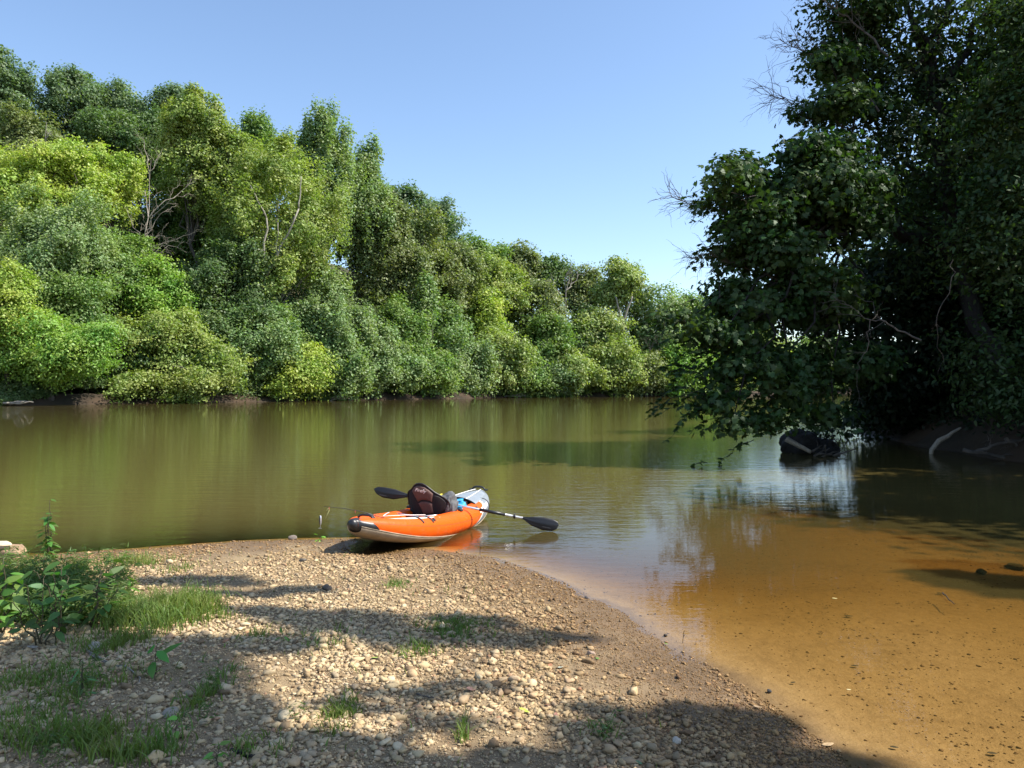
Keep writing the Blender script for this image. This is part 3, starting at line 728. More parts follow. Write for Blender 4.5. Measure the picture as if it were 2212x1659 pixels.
# curved pale branch and fallen limbs on the right bank
mb = MB(); d = 20.5
pts = [P(2010, 990, d), P(2012, 972, d), P(2028, 952, d), P(2048, 942, d), P(2056, 935, d), P(2075, 924, d)]
s = np.linspace(0, 5, 16); pts = np.array(pts); q = np.stack([np.interp(s, np.arange(6), pts[:, j]) for j in range(3)], 1)
mb.tube(q, np.interp(s, [0, 2, 5], [.045, .07, .03]), 8)
tag(mb.build('curved_branch', M['drift']), 'pale curved branch rising out of the dark water at the right', 'branch')
for pts, r, lab in (([(2080, 972), (2140, 982), (2215, 1004)], .06, 'low fallen limb lying along the water edge at the far right'), ([(2110, 975), (2160, 958), (2230, 950)], .05, 'fallen limb slanting up the bank above the low one'), ([(2172, 946), (2200, 965), (2240, 990)], .05, 'short pale stick crossing the two fallen limbs at the right edge')):
    p = np.array([P(a, b_, 18.8) for a, b_ in pts]); s = np.linspace(0, 2, 10); q = np.stack([np.interp(s, np.arange(3), p[:, j]) for j in range(3)], 1); q[1:-1] += rng.normal(size=(8, 3)) * .025
    mb = MB(); mb.tube(q, np.linspace(r, r * .5, 10), 7); twigs(mb, q, r * .5, 5, .6, 2)
    tag(mb.build('fallen_limb', M['bark']), lab, 'branch')

# ------------------------------------------------------------------ the kayak
M['black_rubber'] = plain('black_rubber', (.022, .022, .024), .38, 12, .35, .002)
M['black_cloth'] = plain('black_cloth', (.008, .007, .010), .85, 60, .3, .001)
M['brown_pad'] = plain('brown_pad', (.10, .048, .038), .7, 50, .15, .001)
M['belly'] = plain('hull_canvas', (.40, .31, .21), .75, 7, .3, .003)
M['grey_cloth'] = plain('grey_cloth', (.12, .12, .125), .8, 20, .4, .006)
M['strap'] = plain('grey_strap', (.07, .065, .065), .8, 60, .4, .001)
M['blue'] = plain('blue_cloth', (.02, .33, .62), .6, 18, .35, .004)
M['pale_blue'] = plain('pale_blue_cloth', (.25, .33, .48), .7, 25, .4, .006)
M['alu'] = plain('aluminium', (.78, .78, .80), .28, 40, .06, 0, .7)
M['white'] = plain('white_print', (.85, .83, .80), .5, 20, .06, 0)
M['red_print'] = plain('red_print', (.35, .06, .05), .5, 20, .1, 0)
M['pale_print'] = plain('pale_print', (.55, .42, .40), .5, 20, .1, 0)
M['yellow'] = plain('yellow_cloth', (.75, .62, .08), .6, 20, .1, 0)
LK = 3.19
def kB(t): return .405 * np.clip(1 - abs(t) ** 2.5, 0, 1) ** .78 + .048
def kr(t): return .142 * (1 - .62 * abs(t) ** 4)
def kz(t): return .108 + .185 * abs(t) ** 2.2 - .052 * t
def on_tube(t0, ph, lift=.004, side=1):
    th = ph * np.pi; r = kr(t0) + lift
    return np.array([t0 * LK / 2, -side * (kB(t0) - kr(t0) + r * math.sin(th)), kz(t0) + r * math.cos(th)])
def hull_mat():
    m, nt, out = newmat('kayak_fabric')
    b = N(nt, 'ShaderNodeBsdfPrincipled'); tc = N(nt, 'ShaderNodeTexCoord').outputs['Object']
    def at(n):
        a = N(nt, 'ShaderNodeAttribute'); a.attribute_name = n; return a.outputs['Fac']
    q = at('bow'); s = at('stern')
    orange = mixc(nt, noise(nt, tc, 3, 3, .5), (.74, .085, .002), (.80, .115, .004))
    grey = mixc(nt, noise(nt, tc, 8, 3, .5), (.19, .215, .235), (.24, .265, .285))
    white = (.85, .82, .74)
    c = mixc(nt, math_(nt, 'GREATER_THAN', q, 0), orange, white)
    c = mixc(nt, math_(nt, 'GREATER_THAN', q, .032), c, grey)
    c = mixc(nt, math_(nt, 'GREATER_THAN', s, 0), c, white)
    seam = math_(nt, 'LESS_THAN', math_(nt, 'ABSOLUTE', at('seam')), .012)
    c = mixc(nt, math_(nt, 'MULTIPLY', seam, .45), c, (.12, .05, .03))
    d1 = noise(nt, tc, 9, 5, .7)
    dirt = math_(nt, 'MULTIPLY', math_(nt, 'MULTIPLY', math_(nt, 'SUBTRACT', d1, .52), 5, True), math_(nt, 'MULTIPLY', at('low'), .5))
    c = mixc(nt, dirt, c, (.25, .17, .10))
    L(nt, c, b.inputs['Base Color']); b.inputs['Roughness'].default_value = .5; b.inputs['Specular IOR Level'].default_value = .25
    wr = noise(nt, tc, 6, 5, .6); L(nt, bump(nt, wr, .7, .018), b.inputs['Normal'])
    L(nt, b.outputs[0], out.inputs[0]); return m
M['hull'] = hull_mat()
p0 = np.array([-1.62, 8.02]); p1 = np.array([-.44, 10.9]); mid = (p0 + p1) / 2; ang = math.atan2(*(p1 - p0)[::-1])
kay = empty('kayak', (mid[0], mid[1], 0), 'orange and grey inflatable kayak beached at the water edge', 'kayak', rz=ang)
kay.rotation_euler = (0, 0, ang)
def K(u, v, z): return np.array([u, -v, z])     # u towards the bow, v to the right-hand side seen from the stern
KM = Matrix.Translation((mid[0], mid[1], 0)) @ Matrix.Rotation(ang, 4, 'Z')
for side in (1, -1):
    nt_, nr = 110, 40
    t = np.linspace(-1, 1, nt_); V = np.zeros((nt_, nr, 3)); q = np.zeros((nt_, nr)); st = np.zeros((nt_, nr)); seam = np.zeros((nt_, nr)); low = np.zeros((nt_, nr))
    for i, tt in enumerate(t):
        r = kr(tt); B = kB(tt); th = np.linspace(0, 2 * np.pi, nr, endpoint=False)   # 0 = top, pi/2 = outboard
        v = (B - r) + r * np.sin(th); z = kz(tt) + r * np.cos(th)
        V[i] = np.stack([np.full(nr, tt * LK / 2), -side * v, z], -1)
        ph = np.where(th > np.pi, th - 2 * np.pi, th) / np.pi      # -1..1
        edge = .56 - .02 * np.abs(ph) - .62 * np.clip(ph - .18, 0, 1) ** 1.35 + np.clip(-ph, 0, 1) * -.1
        q[i] = (tt - edge)
        # white flash at the stern: a tapering stripe on the shoulder of the tube
        w_ = .045 * np.clip((tt + .82) / .2, 0, 1) * np.clip((-.20 - tt) / .22, 0, 1)
        cpos = .09 + .22 * np.clip((tt + .42) / .35, 0, 1) ** 2
        st[i] = w_ - np.abs(ph - cpos) ; seam[i] = (ph - .44 - .1 * tt); low[i] = np.clip((ph - .3) * 2, 0, 1)
    mb = MB(); mb.grid(V[:, ::(1 if side > 0 else -1)], True); mb.f.append(np.array([list(range(nr))])); mb.f.append(np.array([list(range(nr))[::-1]]) + (nt_ - 1) * nr)
    sl = slice(None, None, 1 if side > 0 else -1)
    mb.build('side_tube', M['hull'], kay, attrs={'bow': q[:, sl], 'stern': st[:, sl], 'seam': seam[:, sl] + (tt * 0), 'low': low[:, sl]})
# belly
nt_, nr = 90, 30; t = np.linspace(-.985, .985, nt_); V = np.zeros((nt_, nr, 3))
for i, tt in enumerate(t):
    r = kr(tt); B = kB(tt); k = .80 - .50 * np.clip(-tt - .05, 0, 1) ** .9 - .35 * np.clip(tt - .3, 0, 1)
    ze = kz(tt) - r * k; ye = B - r + r * math.sqrt(1 - k * k) + .006; zb = kz(tt) - r - .022
    th = np.linspace(0, np.pi, nr)
    V[i] = np.stack([np.full(nr, tt * LK / 2), -ye * np.sign(np.cos(th)) * np.abs(np.cos(th)) ** .72, ze - (ze - zb) * np.sin(th) ** .85], -1)
mb = MB(); mb.grid(V[:, ::-1]); mb.build('belly', M['belly'], kay)
# piping along the belly edge
for j in (0, -1):
    MB().tube(V[:, j] + np.array([0, 0, .002]), .006, 6).build('piping', M['belly'], kay)
# stern and bow caps
def cap(sgn, mat, back, name='nose_cap'):
    nr = 28; th = np.linspace(0, 2 * np.pi, nr, endpoint=False); rings = []
    for s in np.linspace(0, 1, 16):
        lower = .5 - .5 * np.cos(th)
        t_end = 1 - back * (.30 + .70 * lower ** .8)
        if s < .6:
            tt = t_end + (1 - t_end) * s / .6; bulge = 0; sc = 1.0
        else:
            a = (s - .6) / .4 * np.pi / 2; tt = np.ones(nr); bulge = math.sin(a) * .06; sc = math.cos(a) * .97 + .03
        r = kr(tt) * 1.06; B = kB(tt) * 1.03 + .006
        wy = B * sc if s >= .6 else B
        z0 = kz(tt * sgn)
        rings.append(np.stack([sgn * (tt * LK / 2 + bulge), wy * np.sin(th), z0 + (r + .006) * sc * np.cos(th) * (1.0) - .004 + bulge * .15], -1))
    mb = MB(); V = np.array(rings); mb.grid(V if sgn > 0 else V[:, ::-1], True)
    mb.f.append(np.array([list(range(nr))]) + 15 * nr)
    return mb.build(name, mat, kay)
cap(-1, M['black_rubber'], .15); M['bow_grey'] = plain('bow_cap', (.20, .22, .24), .5, 10, .2, .003); cap(1, M['bow_grey'], .10)
# floor
t = np.linspace(-.93, .93, 60); V = np.zeros((60, 15, 3))
for i, tt in enumerate(t):
    wv = max(kB(tt) - kr(tt) * .9, .01); s = np.linspace(-1, 1, 15)
    V[i] = np.stack([np.full(15, tt * LK / 2), s * wv, kz(tt) - kr(tt) * .55 + .012 * np.abs(np.sin(s * 9))], -1)
mb = MB(); mb.grid(V); mb.build('floor', plain('floor_fabric', (.16, .17, .18), .7, 12, .3, .003), kay)
# decks: orange behind, grey spray cover in front
def deck(t0, t1, rise, zf, mat, name, lip=0):
    t = np.linspace(t0, t1, 30); V = np.zeros((30, 17, 3))
    for i, tt in enumerate(t):
        wv = kB(tt) - kr(tt) * .75; s = np.linspace(-1, 1, 17); k_ = i / 29.
        V[i] = np.stack([tt * LK / 2 + lip * (1 - s ** 2) * (1 - k_), s * wv, kz(tt) + kr(tt) * zf + (rise[0] * (1 - k_) + rise[1] * k_) * (1 - s ** 2)], -1)
    mb = MB(); mb.grid(V); o = mb.build(name, mat, kay)
    m = o.modifiers.new('thick', 'SOLIDIFY'); m.thickness = .008; return o
M['orange_deck'] = plain('orange_deck', (.86, .20, .015), .45, 5, .10, .006)
M['grey_deck'] = plain('grey_deck', (.25, .285, .32), .6, 6, .14, .008)
deck(-.52, -.96, (-.055, .012), .75, M['orange_deck'], 'stern_deck', .10)
deck(.44, .97, (.055, .02), .93, M['grey_deck'], 'spray_cover', .10)
# dark rim of the spray cover opening
s = np.linspace(-1, 1, 17); wv = kB(.44) - kr(.44) * .75
MB().tube(np.stack([.44 * LK / 2 + .10 * (1 - s ** 2), s * wv, kz(.44) + kr(.44) * .93 + .055 * (1 - s ** 2) + .006], -1), .010, 8).build('cover_rim', M['black_cloth'], kay)
tt = np.linspace(.5, .93, 14)
for side in (-1, 1):
    MB().tube(np.stack([tt * LK / 2, side * .5 * (kB(tt) - kr(tt)) , kz(tt) + kr(tt) * .95 + .045], -1), .006, 6).build('deck_seam', M['white'], kay)
# black cord over the right tube near the bow
th = np.linspace(-.3, 2.3, 20); tt = .66 + .06 * np.sin(th); MB().tube(np.stack([tt * LK / 2, -(kB(tt) - kr(tt) + (kr(tt) + .004) * np.sin(th)), kz(tt) + (kr(tt) + .004) * np.cos(th)], -1), .005, 6).build('cord', M['black_cloth'], kay)
# handles
def handle(t0, z, name='grab_handle'):
    s = np.linspace(-1, 1, 14); p = np.stack([t0 * LK / 2 + 0 * s, s * .10, z + .045 * (1 - s ** 4)], -1)
    h = MB().tube(p, .013, 8).build(name, M['black_rubber'], kay)
    for a in (-1, 1):
        MB().box((t0 * LK / 2, a * .115, z + .005), (.05, .04, .02)).build('buckle', M['black_rubber'], h, smooth=False, bevel=.004)
handle(-.86, kz(-.86) + kr(.86) * .80); handle(.93, kz(.93) + kr(.93) + .03)
# straps on the stern tubes
for u0, side in ((-.95, 1), (-.62, -1), (-.80, -1)):
    tt = u0 * 2 / LK; y = side * (kB(tt) - kr(tt)); th = np.linspace(-1.2, 1.0, 12)
    MB().tube(np.stack([np.full(12, u0) + .02 * th, y - side * np.sin(th) * (kr(tt) + .004) * -1, kz(tt) + (kr(tt) + .004) * np.cos(th)], -1), .011, 6).build('strap', M['strap'], kay)
for u0 in (-.55, .62):
    p_ = on_tube(u0 * 2 / LK, .22, .001); n_ = unit(np.array([0, p_[1] + (kB(u0 * 2 / LK) - kr(u0 * 2 / LK)), p_[2] - kz(u0 * 2 / LK)]))
    v_ = MB().tube(np.array([p_ - n_ * .004, p_ + n_ * .006]), .024, 16).build('valve', M['black_rubber'], kay); MB().tube(np.array([p_ + n_ * .006, p_ + n_ * .010]), .013, 12).build('valve_plug', M['strap'], v_)
# V shaped white straps behind the seat
for a, b_ in (((-1.02, .0), (-.50, .24)), ((-1.02, .0), (-.50, -.24))):
    z1 = kz(-.64) + kr(.64) * .62; MB().tube(np.array([K(a[0], a[1], z1 + .05), K((a[0] + b_[0]) / 2, (a[1] + b_[1]) / 2, z1 + .03), K(b_[0], b_[1], z1)]), .005, 6).build('strap', M['white'], kay)
MB().tube(np.array([K(-.30, -.27, .25), K(-.30, .02, .225), K(-.26, .27, .25)]), .009, 6).build('seat_rail', M['alu'], kay)
MB().box(K(-.26, .05, .14), (.26, .46, .05)).build('floor_pad', M['black_cloth'], kay, smooth=False, bevel=.015)
# registration sticker with its small marks
V = np.array([[on_tube(.40 + .27 * i / 12, .30 + .115 * j / 4 - .03 * i / 12) for j in range(5)] for i in range(13)])
stk = MB(); stk.grid(V); stk = stk.build('sticker', M['white'], kay)
def text(s, size, mat, parent, origin, xdir, ydir, name='lettering', shear=0, ext=.001):
    cu = bpy.data.curves.new(name, 'FONT'); cu.body = s; cu.size = size; cu.extrude = ext; cu.shear = shear; cu.align_x = 'CENTER'; cu.align_y = 'CENTER'
    tmp = bpy.data.objects.new('tmp_text', cu); COL.objects.link(tmp); bpy.context.view_layer.update()
    me = bpy.data.meshes.new_from_object(tmp.evaluated_get(bpy.context.evaluated_depsgraph_get())); bpy.data.objects.remove(tmp)
    x = Vector(xdir).normalized(); zt = x.cross(Vector(ydir)).normalized(); y = zt.cross(x)
    m = Matrix((x, y, zt)).transposed().to_4x4(); m.translation = Vector(origin); me.transform(m)
    o = bpy.data.objects.new(name, me); COL.objects.link(o); me.materials.append(mat); o.parent = parent; return o
for s_, tp, sz, mt in (('1', .425, .04, M['black_cloth']), ('7x', .50, .05, M['red_print']), ('1', .585, .03, M['pale_print'])):
    a = on_tube(tp, .345, .008); bx = on_tube(tp + .03, .343, .008); by = on_tube(tp, .31, .008)
    text(s_, sz, mt, stk, a, bx - a, by - a)
# seat
seat = bpy.data.objects.new('seat', None); COL.objects.link(seat); seat.parent = kay; seat.location = (-.05, .02, -.055)
out_ = [(430, 1050), (330, 930), (285, 760), (275, 600), (310, 490), (380, 440), (470, 400), (560, 310), (640, 260), (740, 235), (840, 245), (930, 290), (1030, 370), (1110, 440), (1200, 500), (1290, 560), (1370, 650), (1400, 740), (1370, 840), (1290, 930), (1190, 1010), (1000, 1050), (700, 1062)]
def sp(x, y, lift=0):
    v = (x - 800) * .000490; z = (1050 - y) * .00051 + .235
    h = (1050 - y) / 800.
    return np.array([-.07 * h + .13 * (v / .27) ** 2 * (1 - .3 * h) - lift, -v, z])
def inset(poly, k):
    p = np.array(poly, float); c = p.mean(0); return [tuple(c + (a - c) * k) for a in p]
def panel(poly, name, mat, parent, lift, thick, rings=6):
    p = np.array(poly, float); c = p.mean(0); mb = MB(); n = len(p); vs = []
    ks = np.linspace(1, .0, rings + 1)[:-1]
    for k in ks:
        for a in p: q = c + (a - c) * k; vs.append(sp(q[0], q[1], lift + thick * (1 - k ** 6)))
    vs.append(sp(c[0], c[1], lift + thick))
    f = [[r * n + i, r * n + (i + 1) % n, (r + 1) * n + (i + 1) % n, (r + 1) * n + i] for r in range(rings - 1) for i in range(n)]
    mb.add(vs, np.array(f)); mb.f.append(np.array([[(rings - 1) * n + i, (rings - 1) * n + (i + 1) % n, rings * n] for i in range(n)]))
    o = mb.build(name, mat, parent); m = o.modifiers.new('thick', 'SOLIDIFY'); m.thickness = .012; m.offset = 1; return o
def dens(poly, m=4):
    p = np.array(poly, float); q = []
    for i in range(len(p)):
        a, b_ = p[i], p[(i + 1) % len(p)]
        for k in range(m): q.append(tuple(a + (b_ - a) * k / m))
    return q
back = panel(dens(out_, 2), 'backrest', M['black_cloth'], seat, 0, .022, 8)
panel(dens([(490, 430), (590, 330), (690, 285), (790, 285), (900, 320), (1000, 390), (1085, 470), (1085, 590), (1070, 690), (990, 650), (880, 632), (770, 645), (665, 700), (570, 560)]), 'upper_pad', M['brown_pad'], seat, .016, .020)
panel(dens([(672, 715), (770, 665), (880, 652), (990, 668), (1065, 708), (1062, 960), (950, 985), (810, 985)]), 'lower_pad', M['brown_pad'], seat, .016, .020)
MB().tube(np.array([sp(a, b_, .004) for a, b_ in dens(out_, 3) + [out_[0]]]), .009, 8).build('edge_piping', M['black_rubber'], seat)
MB().tube(np.array([sp(a, b_, .03) for a, b_ in [(1130, 520), (1200, 540), (1270, 590), (1320, 650), (1340, 710)]]), .004, 6).build('trim', M['strap'], seat)
a = sp(795, 400, .044); text('Firefly', .058, M['white'], back, a, sp(900, 412, .044) - a, sp(795, 330, .044) - a, shear=.35)
MB().box((.19, 0, .235), (.36, .46, .05)).build('cushion', M['black_cloth'], seat, smooth=False, bevel=.02)
for pts in ([(1180, 1010), (1280, 880), (1400, 740)], [(1260, 1000), (1360, 900), (1420, 780)], [(300, 650), (240, 740), (225, 800)]):
    MB().tube(np.array([sp(a, b_, -.012) for a, b_ in pts]), .012, 6).build('side_strap', M['strap'], seat)
for a in ((180, 890), (330, 830), (400, 900), (1330, 950), (1450, 910), (1560, 915)):
    MB().box(sp(a[0], a[1], -.02), (.05, .05, .03), Matrix.Rotation(rng.uniform(-.6, .6), 3, 'X')).build('buckle', M['black_rubber'], seat, smooth=False, bevel=.006)
def lump(name, c, s, mat, seed, label, cat, amp=.22, parent=None, k=4):
    v, f = ico(k); d_ = 1 + amp * fbm(v[:, 0] * 1.9 + seed, v[:, 1] * 1.9 + v[:, 2] * 1.3, seed, 5)
    cr = np.sign(v) * np.abs(v) ** .8
    mb = MB(); mb.add(cr * d_[:, None] * np.array(s), f); o = mb.build(name, mat, parent); 
    if parent is None: o.matrix_world = KM @ Matrix.Translation(c)
    else: o.location = c
    return tag(o, label, cat)
lj = lump('life_vest', K(.13, .20, .31), (.10, .11, .15), M['grey_cloth'], 3, 'crumpled grey life vest standing between the seat and the blue bundle', 'life vest', .25)
bpy.context.view_layer.update()
MB().box((-.03, .07, .09), (.06, .012, .10)).build('yellow_trim', M['yellow'], lj, smooth=False, bevel=.004)
o = lump('towel', K(.48, .10, .28), (.13, .15, .055), M['blue'], 8, 'bright blue bundled towel in the front of the kayak', 'towel', .35)
o = lump('cloth', K(.45, -.08, .30), (.10, .10, .05), M['pale_blue'], 12, 'faded lilac-blue cloth lying on the bright blue bundle', 'cloth', .35)
o = MB().box((0, 0, 0), (.18, .10, .05)).build('dry_box', M['blue'], None, smooth=False, bevel=.008); o.matrix_world = KM @ Matrix.Translation(K(.32, .26, .26)) @ Matrix.Rotation(.3, 4, 'Z'); tag(o, 'small flat blue box wedged against the orange tube under the paddle shaft', 'box')
o = MB().box((0, 0, 0), (.10, .12, .06)).build('pump', M['black_rubber'], None, smooth=False, bevel=.015); o.matrix_world = KM @ Matrix.Translation(K(.62, .16, .26)); tag(o, 'black box under the edge of the grey spray cover', 'box')
# paddle
A_, B_ = P(812, 1057, 9.62), P(1207, 1134, 9.45); A_ = P(808, 1056, 9.75)
ax = unit(B_ - A_); Lp = np.linalg.norm(B_ - A_); pc = (A_ + B_) / 2
pad = empty('paddle', tuple(pc), 'double-bladed paddle with black blades lying across the kayak', 'paddle')
M['blade'] = plain('blade_plastic', (.012, .012, .014), .45, 20, .2, 0)
bl = .47
MB().tube(np.array([-ax * (Lp / 2 - bl + .02), ax * (Lp / 2 - bl + .02)]), .0155, 14).build('shaft', M['alu'], pad)
def at_px(px):
    s = (px - 808) / (1207 - 808.); return -ax * Lp / 2 + ax * Lp * s
MB().tube(np.array([at_px(1039), at_px(1094)]), .0195, 14).build('grip', M['black_rubber'], pad)
MB().tube(np.array([at_px(880), at_px(915)]), .0195, 14).build('grip', M['black_rubber'], pad)
MB().tube(np.array([at_px(1112), at_px(1116)]), .027, 14).build('drip_ring', M['black_rubber'], pad)
MB().tube(np.array([at_px(893), at_px(896)]), .027, 14).build('drip_ring', M['black_rubber'], pad)
upv = unit(np.array([0, .25, 1.]) - ax * np.dot(ax, np.array([0, .25, 1.]))); nv = np.cross(ax, upv)
for sg in (1, -1):
    s = np.linspace(0, 1, 26); wtop = np.interp(s, [0, .08, .3, .6, .85, .96, 1], [.016, .017, .035, .056, .055, .034, .0])
    wbot = np.interp(s, [0, .08, .3, .6, .85, .96, 1], [.016, .018, .070, .098, .088, .055, .0])
    if sg < 0: wtop, wbot = np.interp(s, [0, .1, .4, .7, .9, 1], [.016, .022, .045, .045, .035, .0]), np.interp(s, [0, .1, .4, .7, .9, 1], [.016, .03, .080, .085, .055, .0])
    rows = []
    for i, q in enumerate(s):
        base = sg * ax * (Lp / 2 - bl + bl * q); ww = np.linspace(-wbot[i], wtop[i], 9)
        th = .012 * (1 - q) + .004
        bow_ = .030 * np.sin(q * 2.6) * .8
        front = [base + upv * a + nv * (bow_ - .25 * a * a / .1 - th * (1 if abs(k - 4) < 1 else .35)) for k, a in enumerate(ww)]
        bk = [base + upv * a + nv * (bow_ - .25 * a * a / .1 + th * (1 if abs(k - 4) < 1 else .35)) for k, a in list(enumerate(ww))[::-1]]
        rows.append(front + bk)
    mb = MB(); mb.grid(np.array(rows), True); bl_o = mb.build('blade', M['blade'], pad)
    tpos = sg * ax * (Lp / 2 - .14) - upv * .058 + nv * (.012)
    MB().box(tpos + nv * .012, (.10, .002, .007), Matrix((Vector(ax), Vector(nv), Vector(upv))).transposed()).build('marking', M['strap'], bl_o, smooth=False)
    MB().box(tpos - nv * .020, (.10, .002, .007), Matrix((Vector(ax), Vector(nv), Vector(upv))).transposed()).build('marking', M['strap'], bl_o, smooth=False)
# fishing rod
a, b_ = P(845, 1124, 8.75), P(700, 1094, 8.55)
rod = empty('fishing_rod', tuple(a), 'thin dark fishing rod sticking out over the stern of the kayak', 'fishing rod')
q = limb(np.zeros(3), b_ - a, 14, 0); q[:, 2] += .03 * np.sin(np.linspace(0, np.pi, 14))
MB().tube(q, np.linspace(.0055, .0025, 14), 6).build('rod_blank', M['black_rubber'], rod)
for i in (2, 7, 12):
    th = np.linspace(0, 2 * np.pi, 13); MB().tube(np.stack([np.zeros(13), .014 * np.cos(th), .014 * np.sin(th) - .015], -1) + q[i], .0025, 5, False).build('guide_ring', M['red_print'], rod)
MB().tube(np.array([q[-1], np.array([*(P(692, 1111, 8.5) - a)])]), .0008, 4).build('line', M['strap'], rod)
c = P(692, 1124, 8.5); lure = empty('fishing_lure', tuple(c), 'small black and silver minnow lure hanging from the rod tip', 'lure')
z = np.linspace(-.055, .055, 16); rr = .013 * np.sqrt(np.clip(1 - (z / .056) ** 2, .02, 1)) * (1.1 + z * 4)
MB().tube(np.stack([0 * z, 0 * z, z], -1), rr, 12).build('lure_body', M['black_rubber'], lure)
MB().tube(np.stack([0 * z + .005, -.002 + 0 * z, z], -1), rr * .86, 12).build('lure_belly', M['alu'], lure)
MB().tube(np.stack([.004 * np.sin(np.linspace(0, 5, 8)), 0 * np.linspace(0, 1, 8), np.linspace(-.055, -.088, 8)], -1), .002, 5).build('hook', M['alu'], lure)
MB().tube(np.array([(-.016, 0, -.082), (-.012, 0, -.09), (0, 0, -.085), (.012, 0, -.09), (.016, 0, -.082)]), .0018, 5).build('hook', M['alu'], lure)
c = P(704, 1121, 8.7); c[2] = 0
mb = MB(); mb.tube(np.array([P(703, 1121, 8.7) , P(708, 1110, 8.7), P(711, 1103, 8.7), P(711, 1098, 8.7), P(708, 1099, 8.7), P(706, 1103, 8.7)]), .004, 5)
tag(mb.build('bent_stem', plain('pale_stem', (.55, .52, .22), .7, 20, .2, 0)), 'pale bent stem poking out of the water beside the lure', 'stem')

# ------------------------------------------------------------------ plants and litter of the gravel bar
def bed_pt(px, py, lift):
    z = -.03
    for _ in range(12):
        d = (CAMZ - z) * F / (py - HY); x = (px - CX) / F * d; z = .5 * z + .5 * (hz(x, d) + lift)
    return np.array([x, d, z])
# grass tufts
def blades(mb, x, y, h, wid=.0028):
    n = len(x); z = H(x, y); az = rng.uniform(0, 2 * np.pi, n); lean = rng.uniform(.15, .9, n) * h
    w = wid * rng.uniform(.7, 1.5, n); seg = 4; V = np.zeros((n, (seg + 1) * 2, 3))
    dx, dy = np.cos(az), np.sin(az); sx, sy = -dy, dx
    tw = rng.uniform(0, 2 * np.pi, n); sx, sy = np.cos(tw), np.sin(tw)
    for k in range(seg + 1):
        t = k / seg; cx = x + dx * lean * t ** 2.2; cy = y + dy * lean * t ** 2.2; cz = z - .004 + h * (t - .28 * t ** 3 * (lean / h))
        ww = w * (1 - t ** 2) + .0003
        V[:, 2 * k] = np.stack([cx - sx * ww, cy - sy * ww, cz], -1); V[:, 2 * k + 1] = np.stack([cx + sx * ww, cy + sy * ww, cz], -1)
    f = np.array([[2 * k, 2 * k + 1, 2 * k + 3, 2 * k + 2] for k in range(seg)])
    mb.add(V.reshape(-1, 3), (f[None] + (np.arange(n) * (seg + 1) * 2)[:, None, None]).reshape(-1, 4))
TUFTS = [  # px, py, half width px, half depth px, count, height
 (330, 1335, 90, 38, 2600, .17), (400, 1320, 70, 25, 1200, .13), (290, 1215, 70, 12, 900, .10), (250, 1390, 60, 22, 700, .09), (470, 1330, 35, 12, 260, .09),
 (150, 1600, 120, 35, 900, .11), (290, 1620, 90, 30, 700, .11), (60, 1560, 60, 60, 420, .10), (450, 1500, 30, 45, 360, .09), (560, 1620, 50, 20, 320, .07),
 (980, 1360, 75, 22, 1500, .045), (900, 1405, 40, 15, 240, .085), (860, 1262, 35, 10, 220, .05), (710, 1380, 50, 22, 260, .06), (730, 1560, 35, 45, 520, .07),
 (1000, 1590, 12, 20, 60, .09), (560, 1375, 60, 14, 160, .06), (90, 1470, 80, 30, 400, .09), (200, 1480, 60, 30, 300, .09), (380, 1230, 50, 10, 160, .07), (1290, 1580, 50, 14, 90, .05)]
mb = MB()
for px, py, hw, hd, n, h in TUFTS:
    c = G(px, py); d = c[1]; n = int(n)
    ox = rng.normal(size=n) * hw / F * d * .55; oy = rng.normal(size=n) * (hd * d * d / (F * 1.6)) * .6
    x, y = c[0] + ox, c[1] + oy; cl = vnoise(x * 9, y * 9, 41); k = cl + rng.normal(0, .35, n) > -.15
    blades(mb, x[k], y[k], h * rng.uniform(.45, 1.25, k.sum()))
n = 1500; x = rng.uniform(-6, 1.0, n); y = rng.uniform(3, 8, n); k = (sdist(bar, x, y) > .7) & (rng.random(n) < .35 + .5 * (x < -1.8)) ; blades(mb, x[k], y[k], rng.uniform(.02, .08, k.sum()))
tag(mb.build('grass', M['grass'], smooth=False, color=(.115, .155, .038)), kind='stuff')
# willow-like weeds carpeting the far left
mb = MB(); n = 1500
px = rng.uniform(-60, 290, n); py = 1225 + rng.random(n) ** .8 * 130; keep = rng.random(n) < np.where(px < 190, 1, .35)
for a, b_ in zip(px[keep], py[keep]):
    g = G(a, b_); h = rng.uniform(.08, .27); lean = rng.normal(0, .25, 2) * h; k = int(rng.integers(9, 18)); t = rng.random(k) * .9 + .1
    c = g + np.stack([lean[0] * t, lean[1] * t, h * t], -1); td = rng.normal(size=(k, 3)); td[:, 2] = np.abs(td[:, 2]) * .6 + .3
    add_leaves(mb, c, rng.normal(size=(k, 3)) * .4 + np.array([0, 0, 1]), rng.uniform(.022, .042, k), 'lance', td, .1)
for (a, b_, n2) in ((190, 1500, 16), (470, 1480, 8), (330, 1450, 8), (80, 1520, 16), (430, 1560, 10), (640, 1560, 5), (100, 1620, 12), (1310, 1575, 8), (210, 1440, 12), (250, 1330, 10)):
    for _ in range(n2):
        g = G(a + rng.normal() * 30, min(b_ + rng.normal() * 16, 1655)); h = rng.uniform(.04, .12); k = 10; t = rng.random(k) * .9 + .1
        c = g + np.stack([0 * t, 0 * t, h * t], -1); td = rng.normal(size=(k, 3)); td[:, 2] = .4
        add_leaves(mb, c, rng.normal(size=(k, 3)) * .4 + np.array([0, 0, 1]), rng.uniform(.014, .026, k), 'lance', td, .1)
tag(mb.build('weeds', M['grass'], smooth=False, color=(.075, .115, .028)), kind='stuff')
